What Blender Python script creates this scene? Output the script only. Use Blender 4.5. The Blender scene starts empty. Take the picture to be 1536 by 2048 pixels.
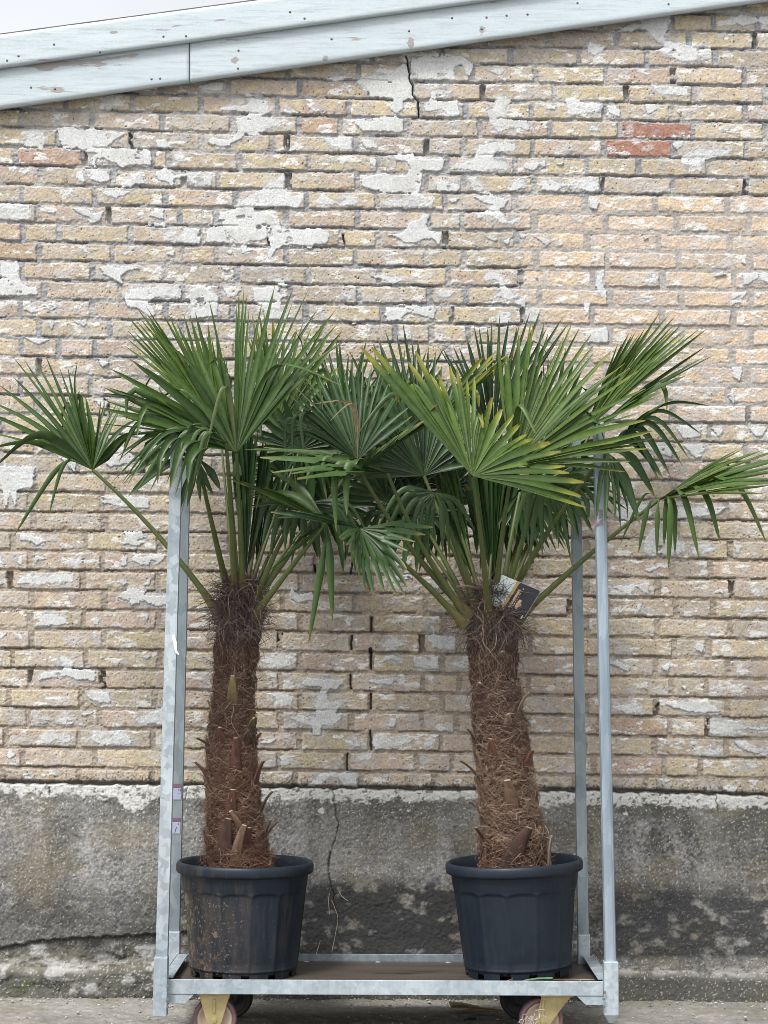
import bpy, bmesh, math, random
import numpy as np
from mathutils import Vector, Matrix
R = math.radians
scene = bpy.context.scene
random.seed(7)
C = bpy.context.collection

# ------------------------------------------------------------------ camera
F_PX, CAM_H, PITCH, ROLL = 3716.0, 1.110, R(4.55), 0.0045
WALL_Y, FRONT_Y, BACK_Y, PALM_Y = 6.19, 5.47, 5.97, 5.73
cR0, cU0, cF = Vector((1, 0, 0)), Vector((0, -math.sin(PITCH), math.cos(PITCH))), Vector((0, math.cos(PITCH), math.sin(PITCH)))
cR = cR0 * math.cos(ROLL) + cU0 * math.sin(ROLL)
cU = cU0 * math.cos(ROLL) - cR0 * math.sin(ROLL)
cam_d = bpy.data.cameras.new('camera')
cam_d.sensor_fit = 'HORIZONTAL'; cam_d.sensor_width = 36.0
cam_d.lens = 36.0 * F_PX / 1536.0
cam_d.clip_start = 0.1; cam_d.clip_end = 500.0
cam = bpy.data.objects.new('camera', cam_d); C.objects.link(cam)
m = Matrix((cR, cU, -cF)).transposed().to_4x4(); m.translation = (0, 0, CAM_H)
cam.matrix_world = m
scene.camera = cam

# ------------------------------------------------------------------ sky, sun, exposure
SUN_EL, SUN_AZ = R(56), R(-152)          # compass-like angle from +Y towards +X; the sun stands behind the viewer
world = bpy.data.worlds.new("World"); scene.world = world; world.use_nodes = True
nt = world.node_tree; nt.nodes.clear()
sky = nt.nodes.new('ShaderNodeTexSky'); sky.sky_type = 'NISHITA'; sky.sun_disc = False
sky.sun_elevation = SUN_EL; sky.sun_rotation = SUN_AZ; sky.dust_density = 3.0; sky.air_density = 1.0
hs = nt.nodes.new('ShaderNodeHueSaturation'); hs.inputs['Saturation'].default_value = 0.14; hs.inputs['Value'].default_value = 1.18
tcw = nt.nodes.new('ShaderNodeTexCoord')
cl = nt.nodes.new('ShaderNodeTexNoise'); cl.inputs['Scale'].default_value = 2.2; cl.inputs['Detail'].default_value = 5
clr = nt.nodes.new('ShaderNodeMapRange'); clr.inputs[1].default_value = 0.3; clr.inputs[2].default_value = 0.7; clr.inputs[3].default_value = 0.92; clr.inputs[4].default_value = 1.12
mul = nt.nodes.new('ShaderNodeMixRGB'); mul.blend_type = 'MULTIPLY'; mul.inputs[0].default_value = 1.0
bg = nt.nodes.new('ShaderNodeBackground'); bg.inputs['Strength'].default_value = 0.15
wo = nt.nodes.new('ShaderNodeOutputWorld')
L = nt.links.new
L(sky.outputs[0], hs.inputs['Color']); L(tcw.outputs['Generated'], cl.inputs['Vector']); L(cl.outputs['Fac'], clr.inputs[0])
L(hs.outputs[0], mul.inputs[1]); L(clr.outputs[0], mul.inputs[2]); L(mul.outputs[0], bg.inputs['Color']); L(bg.outputs[0], wo.inputs['Surface'])
sun_d = bpy.data.lights.new('sun', 'SUN'); sun_d.energy = 2.1; sun_d.angle = R(14); sun_d.color = (1.0, 0.97, 0.92)
sun = bpy.data.objects.new('sun', sun_d); C.objects.link(sun)
sdir = Vector((math.sin(SUN_AZ) * math.cos(SUN_EL), math.cos(SUN_AZ) * math.cos(SUN_EL), math.sin(SUN_EL)))
sun.rotation_euler = sdir.to_track_quat('Z', 'Y').to_euler()
vs = scene.view_settings; vs.view_transform = 'Standard'; vs.look = 'None'; vs.exposure = 0.54
scene.cycles.filter_width = 0.85; vs.gamma = 1.0; vs.use_curve_mapping = False

# ------------------------------------------------------------------ helpers
def P(px, py, Y):
    """point of the plane y = Y whose image is the photograph's pixel (px, py)"""
    d = cF + cR * ((px - 768.0) / F_PX) - cU * ((py - 1024.0) / F_PX)
    return Vector((0, 0, CAM_H)) + d * (Y / d.y)

def proj_np(X, Y, Z):
    z = Z - CAM_H
    dep = X * cF.x + Y * cF.y + z * cF.z
    return 768 + F_PX * (X * cR.x + Y * cR.y + z * cR.z) / dep, 1024 - F_PX * (X * cU.x + Y * cU.y + z * cU.z) / dep

rng = np.random.default_rng(11)
_TAB = rng.random((8, 256, 256)).astype(np.float32)
def vnoise(x, y, s=0):
    t = _TAB[s % 8]
    xi = np.floor(x).astype(np.int64); yi = np.floor(y).astype(np.int64)
    fx = (x - xi).astype(np.float32); fy = (y - yi).astype(np.float32)
    fx = fx * fx * (3 - 2 * fx); fy = fy * fy * (3 - 2 * fy)
    a, b = t[yi & 255, xi & 255], t[yi & 255, (xi + 1) & 255]
    c, d = t[(yi + 1) & 255, xi & 255], t[(yi + 1) & 255, (xi + 1) & 255]
    return (a + (b - a) * fx) * (1 - fy) + (c + (d - c) * fx) * fy
def fbm(x, y, s=0, o=4, g=0.5):
    v = 0; a = 1; n = 0
    for k in range(o):
        v = v + a * vnoise(x * 2 ** k + 17.3 * k, y * 2 ** k + 9.1 * k, s + k); n += a; a *= g
    return v / n
def sstep(a, b, x):
    t = np.clip((x - a) / (b - a), 0, 1); return t * t * (3 - 2 * t)
def mixc(c0, c1, t):
    return c0 + (c1 - c0) * np.asarray(t)[..., None]

def tag(o, label=None, cat=None, group=None, kind=None):
    if label: o['label'] = label
    if cat: o['category'] = cat
    if group: o['group'] = group
    if kind: o['kind'] = kind
    return o
def empty(name, loc=(0, 0, 0)):
    o = bpy.data.objects.new(name, None); C.objects.link(o); o.location = loc; o.empty_display_size = 0.1; return o
def link(name, me, mat, parent=None):
    o = bpy.data.objects.new(name, me); C.objects.link(o)
    if mat: me.materials.append(mat)
    if parent:
        o.parent = parent
        bpy.context.view_layer.update()
        o.matrix_parent_inverse = parent.matrix_world.inverted()
    return o
def np_mesh(name, V, Q, col=None, smooth=False):
    V = np.asarray(V, np.float32).reshape(-1, 3); Q = np.asarray(Q, np.int32)
    k = Q.shape[1]
    me = bpy.data.meshes.new(name)
    me.vertices.add(len(V)); me.vertices.foreach_set('co', V.ravel())
    me.loops.add(Q.size); me.loops.foreach_set('vertex_index', Q.ravel())
    me.polygons.add(len(Q)); me.polygons.foreach_set('loop_start', np.arange(0, Q.size, k, dtype=np.int32))
    if smooth: me.polygons.foreach_set('use_smooth', np.ones(len(Q), bool))
    me.update(calc_edges=True)
    if col is not None:
        a = me.attributes.new('col', 'FLOAT_COLOR', 'POINT')
        cc = np.ones((len(V), 4), np.float32); cc[:, :3] = np.asarray(col).reshape(-1, 3)
        a.data.foreach_set('color', cc.ravel())
    return me
def bm_mesh(name, bm, smooth=False):
    bmesh.ops.recalc_face_normals(bm, faces=bm.faces)
    me = bpy.data.meshes.new(name); bm.to_mesh(me); bm.free()
    if smooth:
        me.polygons.foreach_set('use_smooth', np.ones(len(me.polygons), bool))
    return me
def add_box(bm, lo, hi, bevel=0.0, mat=None, seg=2):
    b = bmesh.new()
    bmesh.ops.create_cube(b, size=1.0)
    lo = Vector(lo); hi = Vector(hi)
    for v in b.verts:
        v.co = Vector((lo[i] + (v.co[i] + 0.5) * (hi[i] - lo[i]) for i in range(3)))
    if bevel: bmesh.ops.bevel(b, geom=list(b.edges), offset=bevel, segments=seg, affect='EDGES', profile=0.5)
    if mat is not None: b.transform(mat)
    t = bpy.data.meshes.new('t'); b.to_mesh(t); b.free(); bm.from_mesh(t); bpy.data.meshes.remove(t)
def add_beam(bm, p0, p1, w, d, bevel=0.003, side=Vector((1, 0, 0))):
    """square bar from p0 to p1; w along side, d across"""
    p0 = Vector(p0); p1 = Vector(p1); ax = (p1 - p0); ln = ax.length; ax.normalize()
    s = (side - ax * side.dot(ax)).normalized(); t = ax.cross(s)
    M = Matrix((s, t, ax)).transposed().to_4x4(); M.translation = p0
    add_box(bm, (-w / 2, -d / 2, 0), (w / 2, d / 2, ln), bevel, M)
def add_prism(bm, poly, n, h):
    """extrude polygon (list of Vectors) by h along n"""
    v0 = [bm.verts.new(p) for p in poly]; v1 = [bm.verts.new(Vector(p) + n * h) for p in poly]
    bm.faces.new(v0); bm.faces.new(v1[::-1])
    for i in range(len(poly)):
        j = (i + 1) % len(poly); bm.faces.new((v0[i], v1[i], v1[j], v0[j]))
def add_tube(bm, pts, rad, n=8, cap=True):
    rings = []
    for i, p in enumerate(pts):
        p = Vector(p)
        a = Vector(pts[min(i + 1, len(pts) - 1)]) - Vector(pts[max(i - 1, 0)]); a.normalize()
        s = a.orthogonal() if abs(a.z) > 0.99 else a.cross(Vector((0, 0, 1))); s.normalize(); t = a.cross(s)
        r = rad[i] if hasattr(rad, '__len__') else rad
        rings.append([bm.verts.new(p + (s * math.cos(2 * math.pi * k / n) + t * math.sin(2 * math.pi * k / n)) * r) for k in range(n)])
    for a, b in zip(rings, rings[1:]):
        for k in range(n):
            bm.faces.new((a[k], a[(k + 1) % n], b[(k + 1) % n], b[k]))
    if cap: bm.faces.new(rings[0][::-1]); bm.faces.new(rings[-1])
def add_lathe(bm, prof, n, center, axis_m=None):
    rings = []
    for r, z in prof:
        ring = []
        for k in range(n):
            a = 2 * math.pi * k / n
            v = Vector((r * math.cos(a), r * math.sin(a), z))
            if axis_m is not None: v = axis_m @ v
            ring.append(bm.verts.new(v + Vector(center)))
        rings.append(ring)
    for a, b in zip(rings, rings[1:]):
        for k in range(n):
            bm.faces.new((a[k], a[(k + 1) % n], b[(k + 1) % n], b[k]))
    return rings

# ------------------------------------------------------------------ materials
def mat_new(name):
    mt = bpy.data.materials.new(name); mt.use_nodes = True
    n = mt.node_tree; n.nodes.clear()
    o = n.nodes.new('ShaderNodeOutputMaterial'); b = n.nodes.new('ShaderNodeBsdfPrincipled')
    n.links.new(b.outputs[0], o.inputs[0]); return mt, n, b, o
def noise_node(n, scale, detail=4, rough=0.6, coord='Object', stretch=None):
    tc = n.nodes.new('ShaderNodeTexCoord'); v = tc.outputs[coord]
    if stretch:
        mp = n.nodes.new('ShaderNodeMapping'); mp.inputs['Scale'].default_value = stretch; n.links.new(v, mp.inputs[0]); v = mp.outputs[0]
    t = n.nodes.new('ShaderNodeTexNoise'); t.inputs['Scale'].default_value = scale; t.inputs['Detail'].default_value = detail; t.inputs['Roughness'].default_value = rough
    n.links.new(v, t.inputs['Vector']); return t.outputs['Fac']
def ramp(n, fac, stops):
    r = n.nodes.new('ShaderNodeValToRGB'); e = r.color_ramp.elements
    while len(e) < len(stops): e.new(0.5)
    for q, (p, c) in zip(e, stops):
        q.position = p; q.color = (*c, 1) if len(c) == 3 else c
    n.links.new(fac, r.inputs[0]); return r.outputs[0]
def mixn(n, fac, a, b, mode='MIX'):
    x = n.nodes.new('ShaderNodeMixRGB'); x.blend_type = mode
    for i, v in ((0, fac), (1, a), (2, b)):
        if hasattr(v, 'links'): n.links.new(v, x.inputs[i])
        elif i == 0: x.inputs[0].default_value = v
        else: x.inputs[i].default_value = (*v, 1)
    return x.outputs[0]
def bump(n, b, h, strength=0.3, dist=0.002):
    u = n.nodes.new('ShaderNodeBump'); u.inputs['Strength'].default_value = strength; u.inputs['Distance'].default_value = dist
    n.links.new(h, u.inputs['Height']); n.links.new(u.outputs[0], b.inputs['Normal'])
def attr_mat(name, rough=0.9, nscale=350, namp=0.18, bs=0.35, spec=0.3, bd=0.0015, coord='Object'):
    mt, n, b, o = mat_new(name)
    a = n.nodes.new('ShaderNodeAttribute'); a.attribute_name = 'col'
    f = noise_node(n, nscale, 3, 0.65, coord)
    g = ramp(n, f, [(0.25, (1 - namp,) * 3), (0.75, (1 + namp,) * 3)])
    n.links.new(mixn(n, 1.0, a.outputs['Color'], g, 'MULTIPLY'), b.inputs['Base Color'])
    b.inputs['Roughness'].default_value = rough; b.inputs['Specular IOR Level'].default_value = spec
    if bs: bump(n, b, f, bs, bd)
    return mt
def flat_mat(name, col, rough=0.6, metal=0.0, nscale=60, namp=0.12, bs=0.1, spec=0.5):
    mt, n, b, o = mat_new(name)
    f = noise_node(n, nscale, 5)
    n.links.new(mixn(n, 1.0, col, ramp(n, f, [(0.3, (1 - namp,) * 3), (0.7, (1 + namp,) * 3)]), 'MULTIPLY'), b.inputs['Base Color'])
    b.inputs['Roughness'].default_value = rough; b.inputs['Metallic'].default_value = metal; b.inputs['Specular IOR Level'].default_value = spec
    if bs: bump(n, b, f, bs, 0.001)
    return mt
def galv_mat(name, base=(0.46, 0.52, 0.555), dark=(0.31, 0.36, 0.395), spang=45, stretch=(1, 1, 1), con=1.0):
    """zinc coated steel with spangle, streaks and rubbed scratches"""
    mt, n, b, o = mat_new(name)
    tc = n.nodes.new('ShaderNodeTexCoord'); mp = n.nodes.new('ShaderNodeMapping'); mp.inputs['Scale'].default_value = stretch
    n.links.new(tc.outputs['Object'], mp.inputs[0])
    wv = n.nodes.new('ShaderNodeTexNoise'); wv.inputs['Scale'].default_value = 60; n.links.new(mp.outputs[0], wv.inputs['Vector'])
    ad = n.nodes.new('ShaderNodeMixRGB'); ad.blend_type = 'ADD'; ad.inputs[0].default_value = 0.02
    n.links.new(mp.outputs[0], ad.inputs[1]); n.links.new(wv.outputs['Color'], ad.inputs[2])
    vo = n.nodes.new('ShaderNodeTexVoronoi'); vo.inputs['Scale'].default_value = spang; n.links.new(ad.outputs[0], vo.inputs['Vector'])
    sep = n.nodes.new('ShaderNodeSeparateColor'); n.links.new(vo.outputs['Color'], sep.inputs[0])
    c = mixn(n, ramp(n, sep.outputs[0], [(0.5 - 0.5 * con, (0, 0, 0)), (0.5 + 0.5 * con, (1, 1, 1))]), dark, base)
    st = noise_node(n, 14, 6, 0.7, 'Object', (1, 1, 0.15))
    c = mixn(n, 1.0, c, ramp(n, st, [(0.3, (0.72, 0.74, 0.76)), (0.6, (1.05, 1.05, 1.05))]), 'MULTIPLY')
    sc = noise_node(n, 90, 3, 0.8, 'Object', (0.25, 0.25, 1.0))
    c = mixn(n, ramp(n, sc, [(0.66, (0, 0, 0)), (0.70, (0.6, 0.6, 0.6))]), c, (0.20, 0.22, 0.24))
    n.links.new(c, b.inputs['Base Color'])
    b.inputs['Metallic'].default_value = 0.35; b.inputs['Specular IOR Level'].default_value = 0.5
    rr = ramp(n, sep.outputs[1], [(0, (0.34,) * 3), (1, (0.52,) * 3)]); n.links.new(rr, b.inputs['Roughness'])
    bump(n, b, st, 0.08, 0.001)
    return mt
M_WALL = attr_mat('weathered_brickwork', 0.92, 190, 0.26, 0.5)
M_PLINTH = attr_mat('weathered_concrete', 0.93, 190, 0.24, 0.4)
M_GROUND = attr_mat('rough_ground', 0.95, 220, 0.25, 0.6, bd=0.003)
M_GALV = galv_mat('galvanised_post', con=0.8)
M_GALV2 = galv_mat('galvanised_rail', (0.46, 0.52, 0.56), (0.36, 0.42, 0.46), 70, (1, 1, 1), 0.9)
M_FIBRE = attr_mat('palm_fibre', 0.85, 500, 0.2, 0.0, 0.2)
M_STUB = attr_mat('leaf_base', 0.6, 120, 0.25, 0.2, 0.4)

# ------------------------------------------------------------------ brick wall
# courses: image rows of the brick tops at four places, fitted so that the settled courses sag as they do on the real wall
ROWS_K = np.array([0., 10., 25., 34.]); ROWS_X = np.array([52., 400., 800., 1400.])
ROWS_Y = np.array([[220, 229.5, 239, 246], [600.5, 607.5, 612, 619], [1182.5, 1186, 1191, 1200.5], [1537.5, 1541.5, 1546.5, 1558.]])
JOINTS = {  # head joints, image columns
-6: [64,205,347,489,630,772,914,1055,1200,1343,1428,1515], -5: [130,271,413,555,697,838,970,1098,1235,1378,1510], -4: [60,200,340,480,610,745,884,1021,1158,1295,1430],
-3: [150,290,430,575,717,816,943,1072,1211,1347,1488], -2: [40,180,320,457,600,740,825,965,1110,1253,1388,1531],
-1: [-5,132,264,402,555,698,840,931,1065,1208,1343,1491], 0: [42,184,325,465,598,681,815,960,1100,1240,1386,1531],
1: [-25,116,261,404,545,573,712,853,927,1065,1208,1348,1493], 2: [31,168,305,336,478,618,757,894,1030,1174,1277,1416],
3: [-56,84,227,367,436,576,715,853,928,1069,1204,1347,1492], 4: [44,189,330,472,612,755,891,1030,1169,1310,1454],
5: [-66,75,217,359,434,572,715,856,924,1069,1212,1353,1498], 6: [46,120,260,400,540,682,756,891,1033,1174,1317,1460],
7: [-64,78,225,365,432,573,711,853,928,1073,1215,1358,1501], 8: [44,185,329,474,617,759,897,1042,1184,1325,1468],
9: [-52,88,240,365,440,580,718,859,932,1079,1221,1363,1503], 10: [40,184,331,465,612,765,904,1045,1185,1325,1468],
11: [-64,78,220,362,505,647,790,863,936,1080,1222,1362,1502], 12: [42,117,190,330,472,613,755,897,1040,1182,1325,1465],
13: [-63,78,220,362,500,642,785,925,1068,1210,1353,1495], 14: [40,182,325,467,610,752,895,1037,1179,1315,1456],
20: [-60,60,205,345,488,630,740,880,1025,1165,1310,1452], 21: [-75,67,210,355,497,640,782,925,1068,1210,1353,1422],
22: [26,171,318,460,603,745,887,1030,1172,1318,1461], 23: [-82,60,205,347,490,632,775,917,1060,1203,1345,1422],
24: [20,165,315,458,601,743,887,1030,1172,1315,1463], 25: [-80,63,209,352,495,566,709.5,851.6,995,1140,1215,1353,1427],
26: [60,168,316,458,601,744,887,1030,1172,1315,1459], 27: [-82,63,208,350,490,560,704,844,916,1060,1203,1348,1418],
28: [25,173,319,456,599,743,884,1028,1170,1312,1456], 29: [-85,60,205,348,490,560,700,846,919,1058,1200,1342,1413],
30: [18,164,310,455,600,741,885,1028,1170,1312,1456], 31: [-88,56,199,342,485,561,703,844,913,1055,1198,1340,1415],
32: [12,158,306,452,598,741,882,1025,1167,1307,1454], 33: [-98,45,190,332,475,557,696,834,904,1045,1187,1328,1401],
34: [6,158,305,448,591,723,869,1010,1150,1292,1441]}
for k in range(-16, 37):
    if k not in JOINTS:
        JOINTS[k] = [(-70 if k % 2 else 2) + 142 * i + random.uniform(-5, 5) for i in range(12)]
    j = sorted(JOINTS[k])
    while j[0] > -1300: j.insert(0, j[0] - 142 - random.uniform(-3, 3))
    while j[-1] < 2900: j.append(j[-1] + 142 + random.uniform(-3, 3))
    JOINTS[k] = np.array(j)

# patches of old plaster still on the wall, outlines in the crops they were measured in
CROPS = {'A': (0, 150, 3.84), 'B': (380, 150, 3.84), 'C': (760, 100, 3.7236), 'D': (1136, 0, 3.15), 'E': (0, 1000, 3.414), 'F': (500, 1050, 3.4133), 'G': (1186, 900, 2.926), 'H': (0, 540, 2.0), 'I': (768, 540, 2.0)}
PATCHES = {
'A': """215,430 310,430 350,480 340,540 320,590 290,550 170,550 220,500|445,405 590,405 640,440 700,400 790,440 960,450 880,500 820,555 1030,575 1070,560 1165,580 1160,690 1000,690 940,715 880,680 800,640 740,640 735,710 640,715 680,690 720,670 700,640 760,600 650,590 600,560 490,570 450,500|1210,510 1270,495 1325,560 1200,550|660,730 830,740 850,800 800,830 680,800|590,760 640,750 645,830 600,815|1065,735 1125,835 1050,840 1000,860 930,860 970,820 1040,790|1200,760 1280,700 1300,740 1340,770 1450,760 1536,755 1536,850 1470,820 1440,780 1340,800 1330,860 1290,830 1210,800|780,890 940,890 1010,890 960,920 900,945 800,920|-400,985 0,980 180,990 245,1030 235,1100 0,1110 -300,1100|550,1015 680,1035 720,1070 795,1040 770,1110 720,1145 690,1140 700,1100 660,1080 590,1060|1170,1045 1260,1030 1250,1110 1150,1090|345,1040 430,1050 410,1070|1265,1215 1310,1185 1370,1245 1430,1190 1536,1180 1536,1300 1460,1300 1400,1275 1250,1275|-300,1480 0,1470 60,1460 130,1430 160,1480 140,1540 180,1610 280,1640 290,1690 180,1690 50,1700 0,1730 -350,1720|765,1470 860,1470 910,1500 930,1470 1085,1480 970,1510 920,1560 950,1605 880,1580 790,1530|970,1660 1060,1640 1230,1620 1395,1640 1390,1720 1230,1690 1130,1750 1200,1840 1160,1860 1050,1790 980,1780 965,1720|1410,1720 1460,1680 1536,1680 1536,1740|180,1800 230,1760 290,1820 260,1830|345,1770 420,1750 440,1790 390,1810|1330,610 1400,600 1420,640 1350,660|1135,1135 1270,1140 1270,1165 1140,1160|790,170 870,165 880,200 850,270 820,280 800,250|630,1310 670,1320 665,1365 640,1360|1280,1360 1350,1345 1340,1380 1290,1385|410,300 470,300 450,350 430,345""",
'B': """55,95 150,60 255,55 250,120 100,115|470,180 600,200 615,290 550,310 560,330 700,350 700,390 580,410 550,470 470,470 430,450 400,490 340,505 300,545 200,545 140,520 170,480 300,500 350,470 370,430 350,340 440,320 450,290 380,280 230,270 250,245 430,235|860,210 950,260 1060,285 1010,295 940,270|720,270 830,280 820,295 730,295|1270,50 1320,20 1400,0 1536,0 1536,160 1380,170 1380,150 1340,80|1280,340 1536,325 1536,440 1320,430 1270,370|1020,490 1240,480 1230,580 1130,560 1050,520|1310,500 1380,500 1450,560 1350,570|1330,790 1410,770 1500,750 1536,760 1536,900 1400,880 1320,850|0,750 150,765 170,800 165,850 60,830 0,815|660,800 720,765 735,800 700,840 735,890 860,965 830,1020 720,1010 640,1015 500,1010 490,1050 600,1060 660,1140 690,1100 710,1190 900,1180 1000,1175 1070,1220 1060,1290 960,1300 930,1340 800,1320 720,1310 660,1340 640,1390 610,1420 600,1380 620,1320 600,1250 540,1270 460,1280 430,1300 500,1350 400,1370 390,1300 300,1230 260,1180 300,1290 120,1280 130,1220 160,1170 220,1110 250,1060 350,1040 370,970 480,920 560,870|0,1180 50,1190 60,1250 0,1300|960,980 1010,930 1100,960 1140,990 1230,915 1300,990 1180,1010 1100,990 1010,990|255,1640 330,1630 400,1650 350,1690 300,1710|0,1650 90,1620 220,1700 210,1850 130,1860 0,1870|480,1640 690,1635 680,1680 760,1700 700,1720 690,1800 770,1850 740,1880 600,1870 560,1780 500,1750|640,1550 700,1570 770,1625 690,1620 630,1570|960,1680 1020,1660 980,1690|1150,1665 1260,1690 1220,1730|970,1790 1040,1800 970,1840|1260,1870 1290,1860 1270,1920 1240,1910|1500,1840 1536,1790 1536,1900|1380,640 1440,640 1420,710 1380,690|420,140 490,150 480,175 430,165|290,1350 330,1350 320,1375 290,1375|240,1475 310,1480 290,1510|1010,20 1280,10 1200,30 1100,50""",
'C': """205,70 320,55 450,60 460,20 490,50 600,40 690,100 670,200 640,180 610,110 545,130 560,220 400,215 300,220 250,160|130,130 180,95 210,130 235,210 245,290 270,350 170,380 180,430 130,480 80,450 100,370 0,350 0,190 80,180|380,310 480,290 540,320 420,340 430,380 580,380 590,490 510,490 460,440 350,465 320,430 370,390|0,490 130,500 170,520 170,610 0,610|850,350 940,345 990,380 950,410 930,440 950,510 1100,530 1110,600 970,570 890,610 820,540 800,460 860,430|810,150 940,140 900,190|905,210 945,215 935,240|1370,370 1489,370 1489,480 1400,480 1400,430|1240,410 1310,415 1300,455 1250,440|100,780 240,770 270,810 480,820 470,900 320,910 300,1050 270,1080 160,1060 0,1060 0,930 200,940 230,880 210,840 110,810|740,710 870,690 1010,695 1010,750 870,760 830,810 960,850 940,900 860,880 770,910 640,890 530,890 560,850 700,820|415,990 480,970 590,1010 585,1050 430,1050|660,960 720,940 730,980 800,1050 850,1085 790,1080 700,1050|990,990 1040,950 1100,1020 960,1060|1070,850 1230,830 1230,870 1130,900 1080,880|1310,850 1370,840 1350,860|1200,980 1260,970 1360,1000 1489,1000 1489,1040 1370,1020 1320,1050 1210,1045|20,1120 180,1115 200,1085 310,1100 400,1130 380,1170 280,1160 190,1170 30,1165|510,1110 590,1110 570,1140 520,1135|690,1090 830,1085 960,1120 930,1170 890,1190 940,1280 1060,1240 1030,1290 910,1290 860,1250 800,1230 720,1260 720,1220 830,1190 840,1150 760,1130|40,1380 150,1370 210,1330 220,1280 290,1270 330,1215 370,1230 340,1310 370,1350 460,1360 450,1455 380,1400 320,1410 270,1440 170,1430 110,1390|770,1380 880,1410 850,1430 800,1400|920,1420 970,1400 960,1450 930,1450|1040,1370 1090,1380 1050,1410|1155,1390 1280,1420 1250,1460 1170,1410|20,1540 100,1570 160,1590 110,1600 40,1570|110,1690 190,1720 120,1730|770,1680 830,1650 900,1690 920,1760 980,1800 970,1860 900,1840 840,1850 900,1790 900,1720 800,1690 780,1730|420,1810 480,1790 560,1800 520,1840 430,1840|1010,1860 1090,1850 1050,1920 1010,1900|50,1960 150,1890 270,1900 310,1940 420,1930 400,2000 300,1980 200,1950 110,1970 190,2020 50,2010|880,1960 970,1950 970,2040 870,2040|1090,1930 1190,1930 1170,2030 1090,2020""",
'D': """200,170 290,200 370,170 400,150 520,100 660,90 640,160 600,230 660,270 760,290 900,290 905,370 780,380 700,390 650,350 540,320 610,300 560,260 520,220 480,180 430,180 400,200 320,200|130,260 200,290 250,300 170,350 120,340|920,60 1050,60 1110,110 1180,100 1220,30 1260,0 1500,0 1500,80 1260,90 1180,150 1090,160 1040,140 950,90|515,535 600,550 760,545 750,605 560,590|0,640 220,650 215,690 60,725 0,720|250,670 330,690 320,735 260,715|480,650 545,655 560,690 500,725|150,790 190,800 180,830 140,825|650,910 730,880 720,920 680,945|720,980 820,940 1040,945 1000,990 900,1000 840,1020 830,1085 780,1040 710,1030|20,1165 140,1125 200,1170 170,1210 100,1200|135,1260 200,1270 180,1320 140,1310|190,1710 230,1700 215,1790 240,1830 220,1880 175,1820|490,1720 560,1730 550,1790 500,1760|1095,1720 1200,1720 1190,1760 1110,1800|1040,1850 1130,1840 1090,1900 1030,1930|100,1910 140,1910 110,2000|1180,1850 1250,1850 1200,1880|915,1750 970,1710 1000,1730 940,1745|610,1870 640,1890 620,1880|470,1490 510,1490 480,1510|1090,1650 1125,1640 1120,1675|685,690 720,690 700,720|275,780 300,790 290,810|1200,500 1260,490 1260,520""",
'E': """135,240 210,240 315,290 250,305 180,270 140,280|845,215 960,210 1020,270 960,310 840,300 860,250|900,385 1135,385 1090,430 960,450 900,410|240,380 335,405 260,410 240,445|470,420 560,395 540,445 480,440|115,570 150,530 500,505 500,555 390,560 350,570|830,545 885,575 820,580|800,660 890,605 1005,610 985,655 1140,650 1140,715 1060,725 990,690 900,720 880,690|245,855 300,780 400,780 470,845 330,860|630,810 680,800 675,850 640,850|985,780 1020,785 1000,825|90,910 150,920 160,965|300,1090 370,1100 440,1065 510,1110 490,1150 650,1165 650,1230 540,1225 420,1200 270,1230 290,1180 420,1170 440,1110|605,1310 740,1320 760,1380 690,1385 610,1360|255,1500 300,1475 345,1510|400,1490 510,1470 490,1535 420,1530|545,1460 650,1445 590,1475|920,1500 1060,1440 1110,1415 1160,1480 1115,1530 940,1520|270,1620 340,1590 400,1610 480,1600 480,1650 430,1655 400,1625 340,1655|625,1640 640,1580 830,1580 880,1610 900,1665 720,1670|-60,1700 0,1705 60,1705 105,1745 60,1770 0,1780|650,10 1020,0 1025,55 850,50|830,400 870,385 860,450 820,450|1000,1330 1020,1360 980,1350|0,280 60,240 40,280|960,1070 1040,1060 1010,1085|685,1065 710,1075 695,1090|130,380 155,370 150,440 120,435|970,580 1030,530 1020,580""",
'F': """280,430 330,470 430,460 430,510 330,530 275,500|900,820 960,775 1000,765 1055,830 920,840|1210,760 1260,740 1280,755 1400,760 1395,855 1250,840|60,930 130,890 310,890 260,965 190,960|880,950 920,900 1000,890 1055,955 960,910|1115,910 1285,895 1285,985 1120,970|1370,950 1500,900 1500,970 1420,970|345,1090 390,1045 560,1055 650,1060 600,1120 520,1150 540,1210 600,1190 680,1190 620,1230 590,1260 630,1320 560,1370 490,1370 480,1440 430,1435 430,1380 380,1350 240,1320 330,1310 450,1310 440,1230 460,1180 490,1110 400,1100|790,1060 930,1055 1020,1040 960,1090 860,1090|150,1155 300,1165 270,1215 200,1215|940,1370 970,1320 1000,1330 990,1380|55,1480 190,1460 140,1495|840,1450 920,1430 960,1470 1050,1435 1120,1470 1020,1500 940,1525 840,1520|1180,1510 1220,1440 1270,1470 1240,1510|205,1590 270,1560 270,1640 210,1640|735,1575 840,1565 830,1600 740,1600|380,1790 440,1740 550,1690 730,1695 730,1785 640,1780 600,1720 540,1720 480,1770|980,350 1100,340 1120,370 1020,380|1210,390 1310,360 1280,440|930,270 1000,240 1100,250 1060,290|650,650 690,660 690,695 660,690|220,620 280,640 300,680|710,770 740,770 730,815|1230,690 1260,690 1265,745 1250,745|700,1450 730,1450 760,1510 710,1515|1470,1230 1510,1240 1470,1260""",
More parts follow.
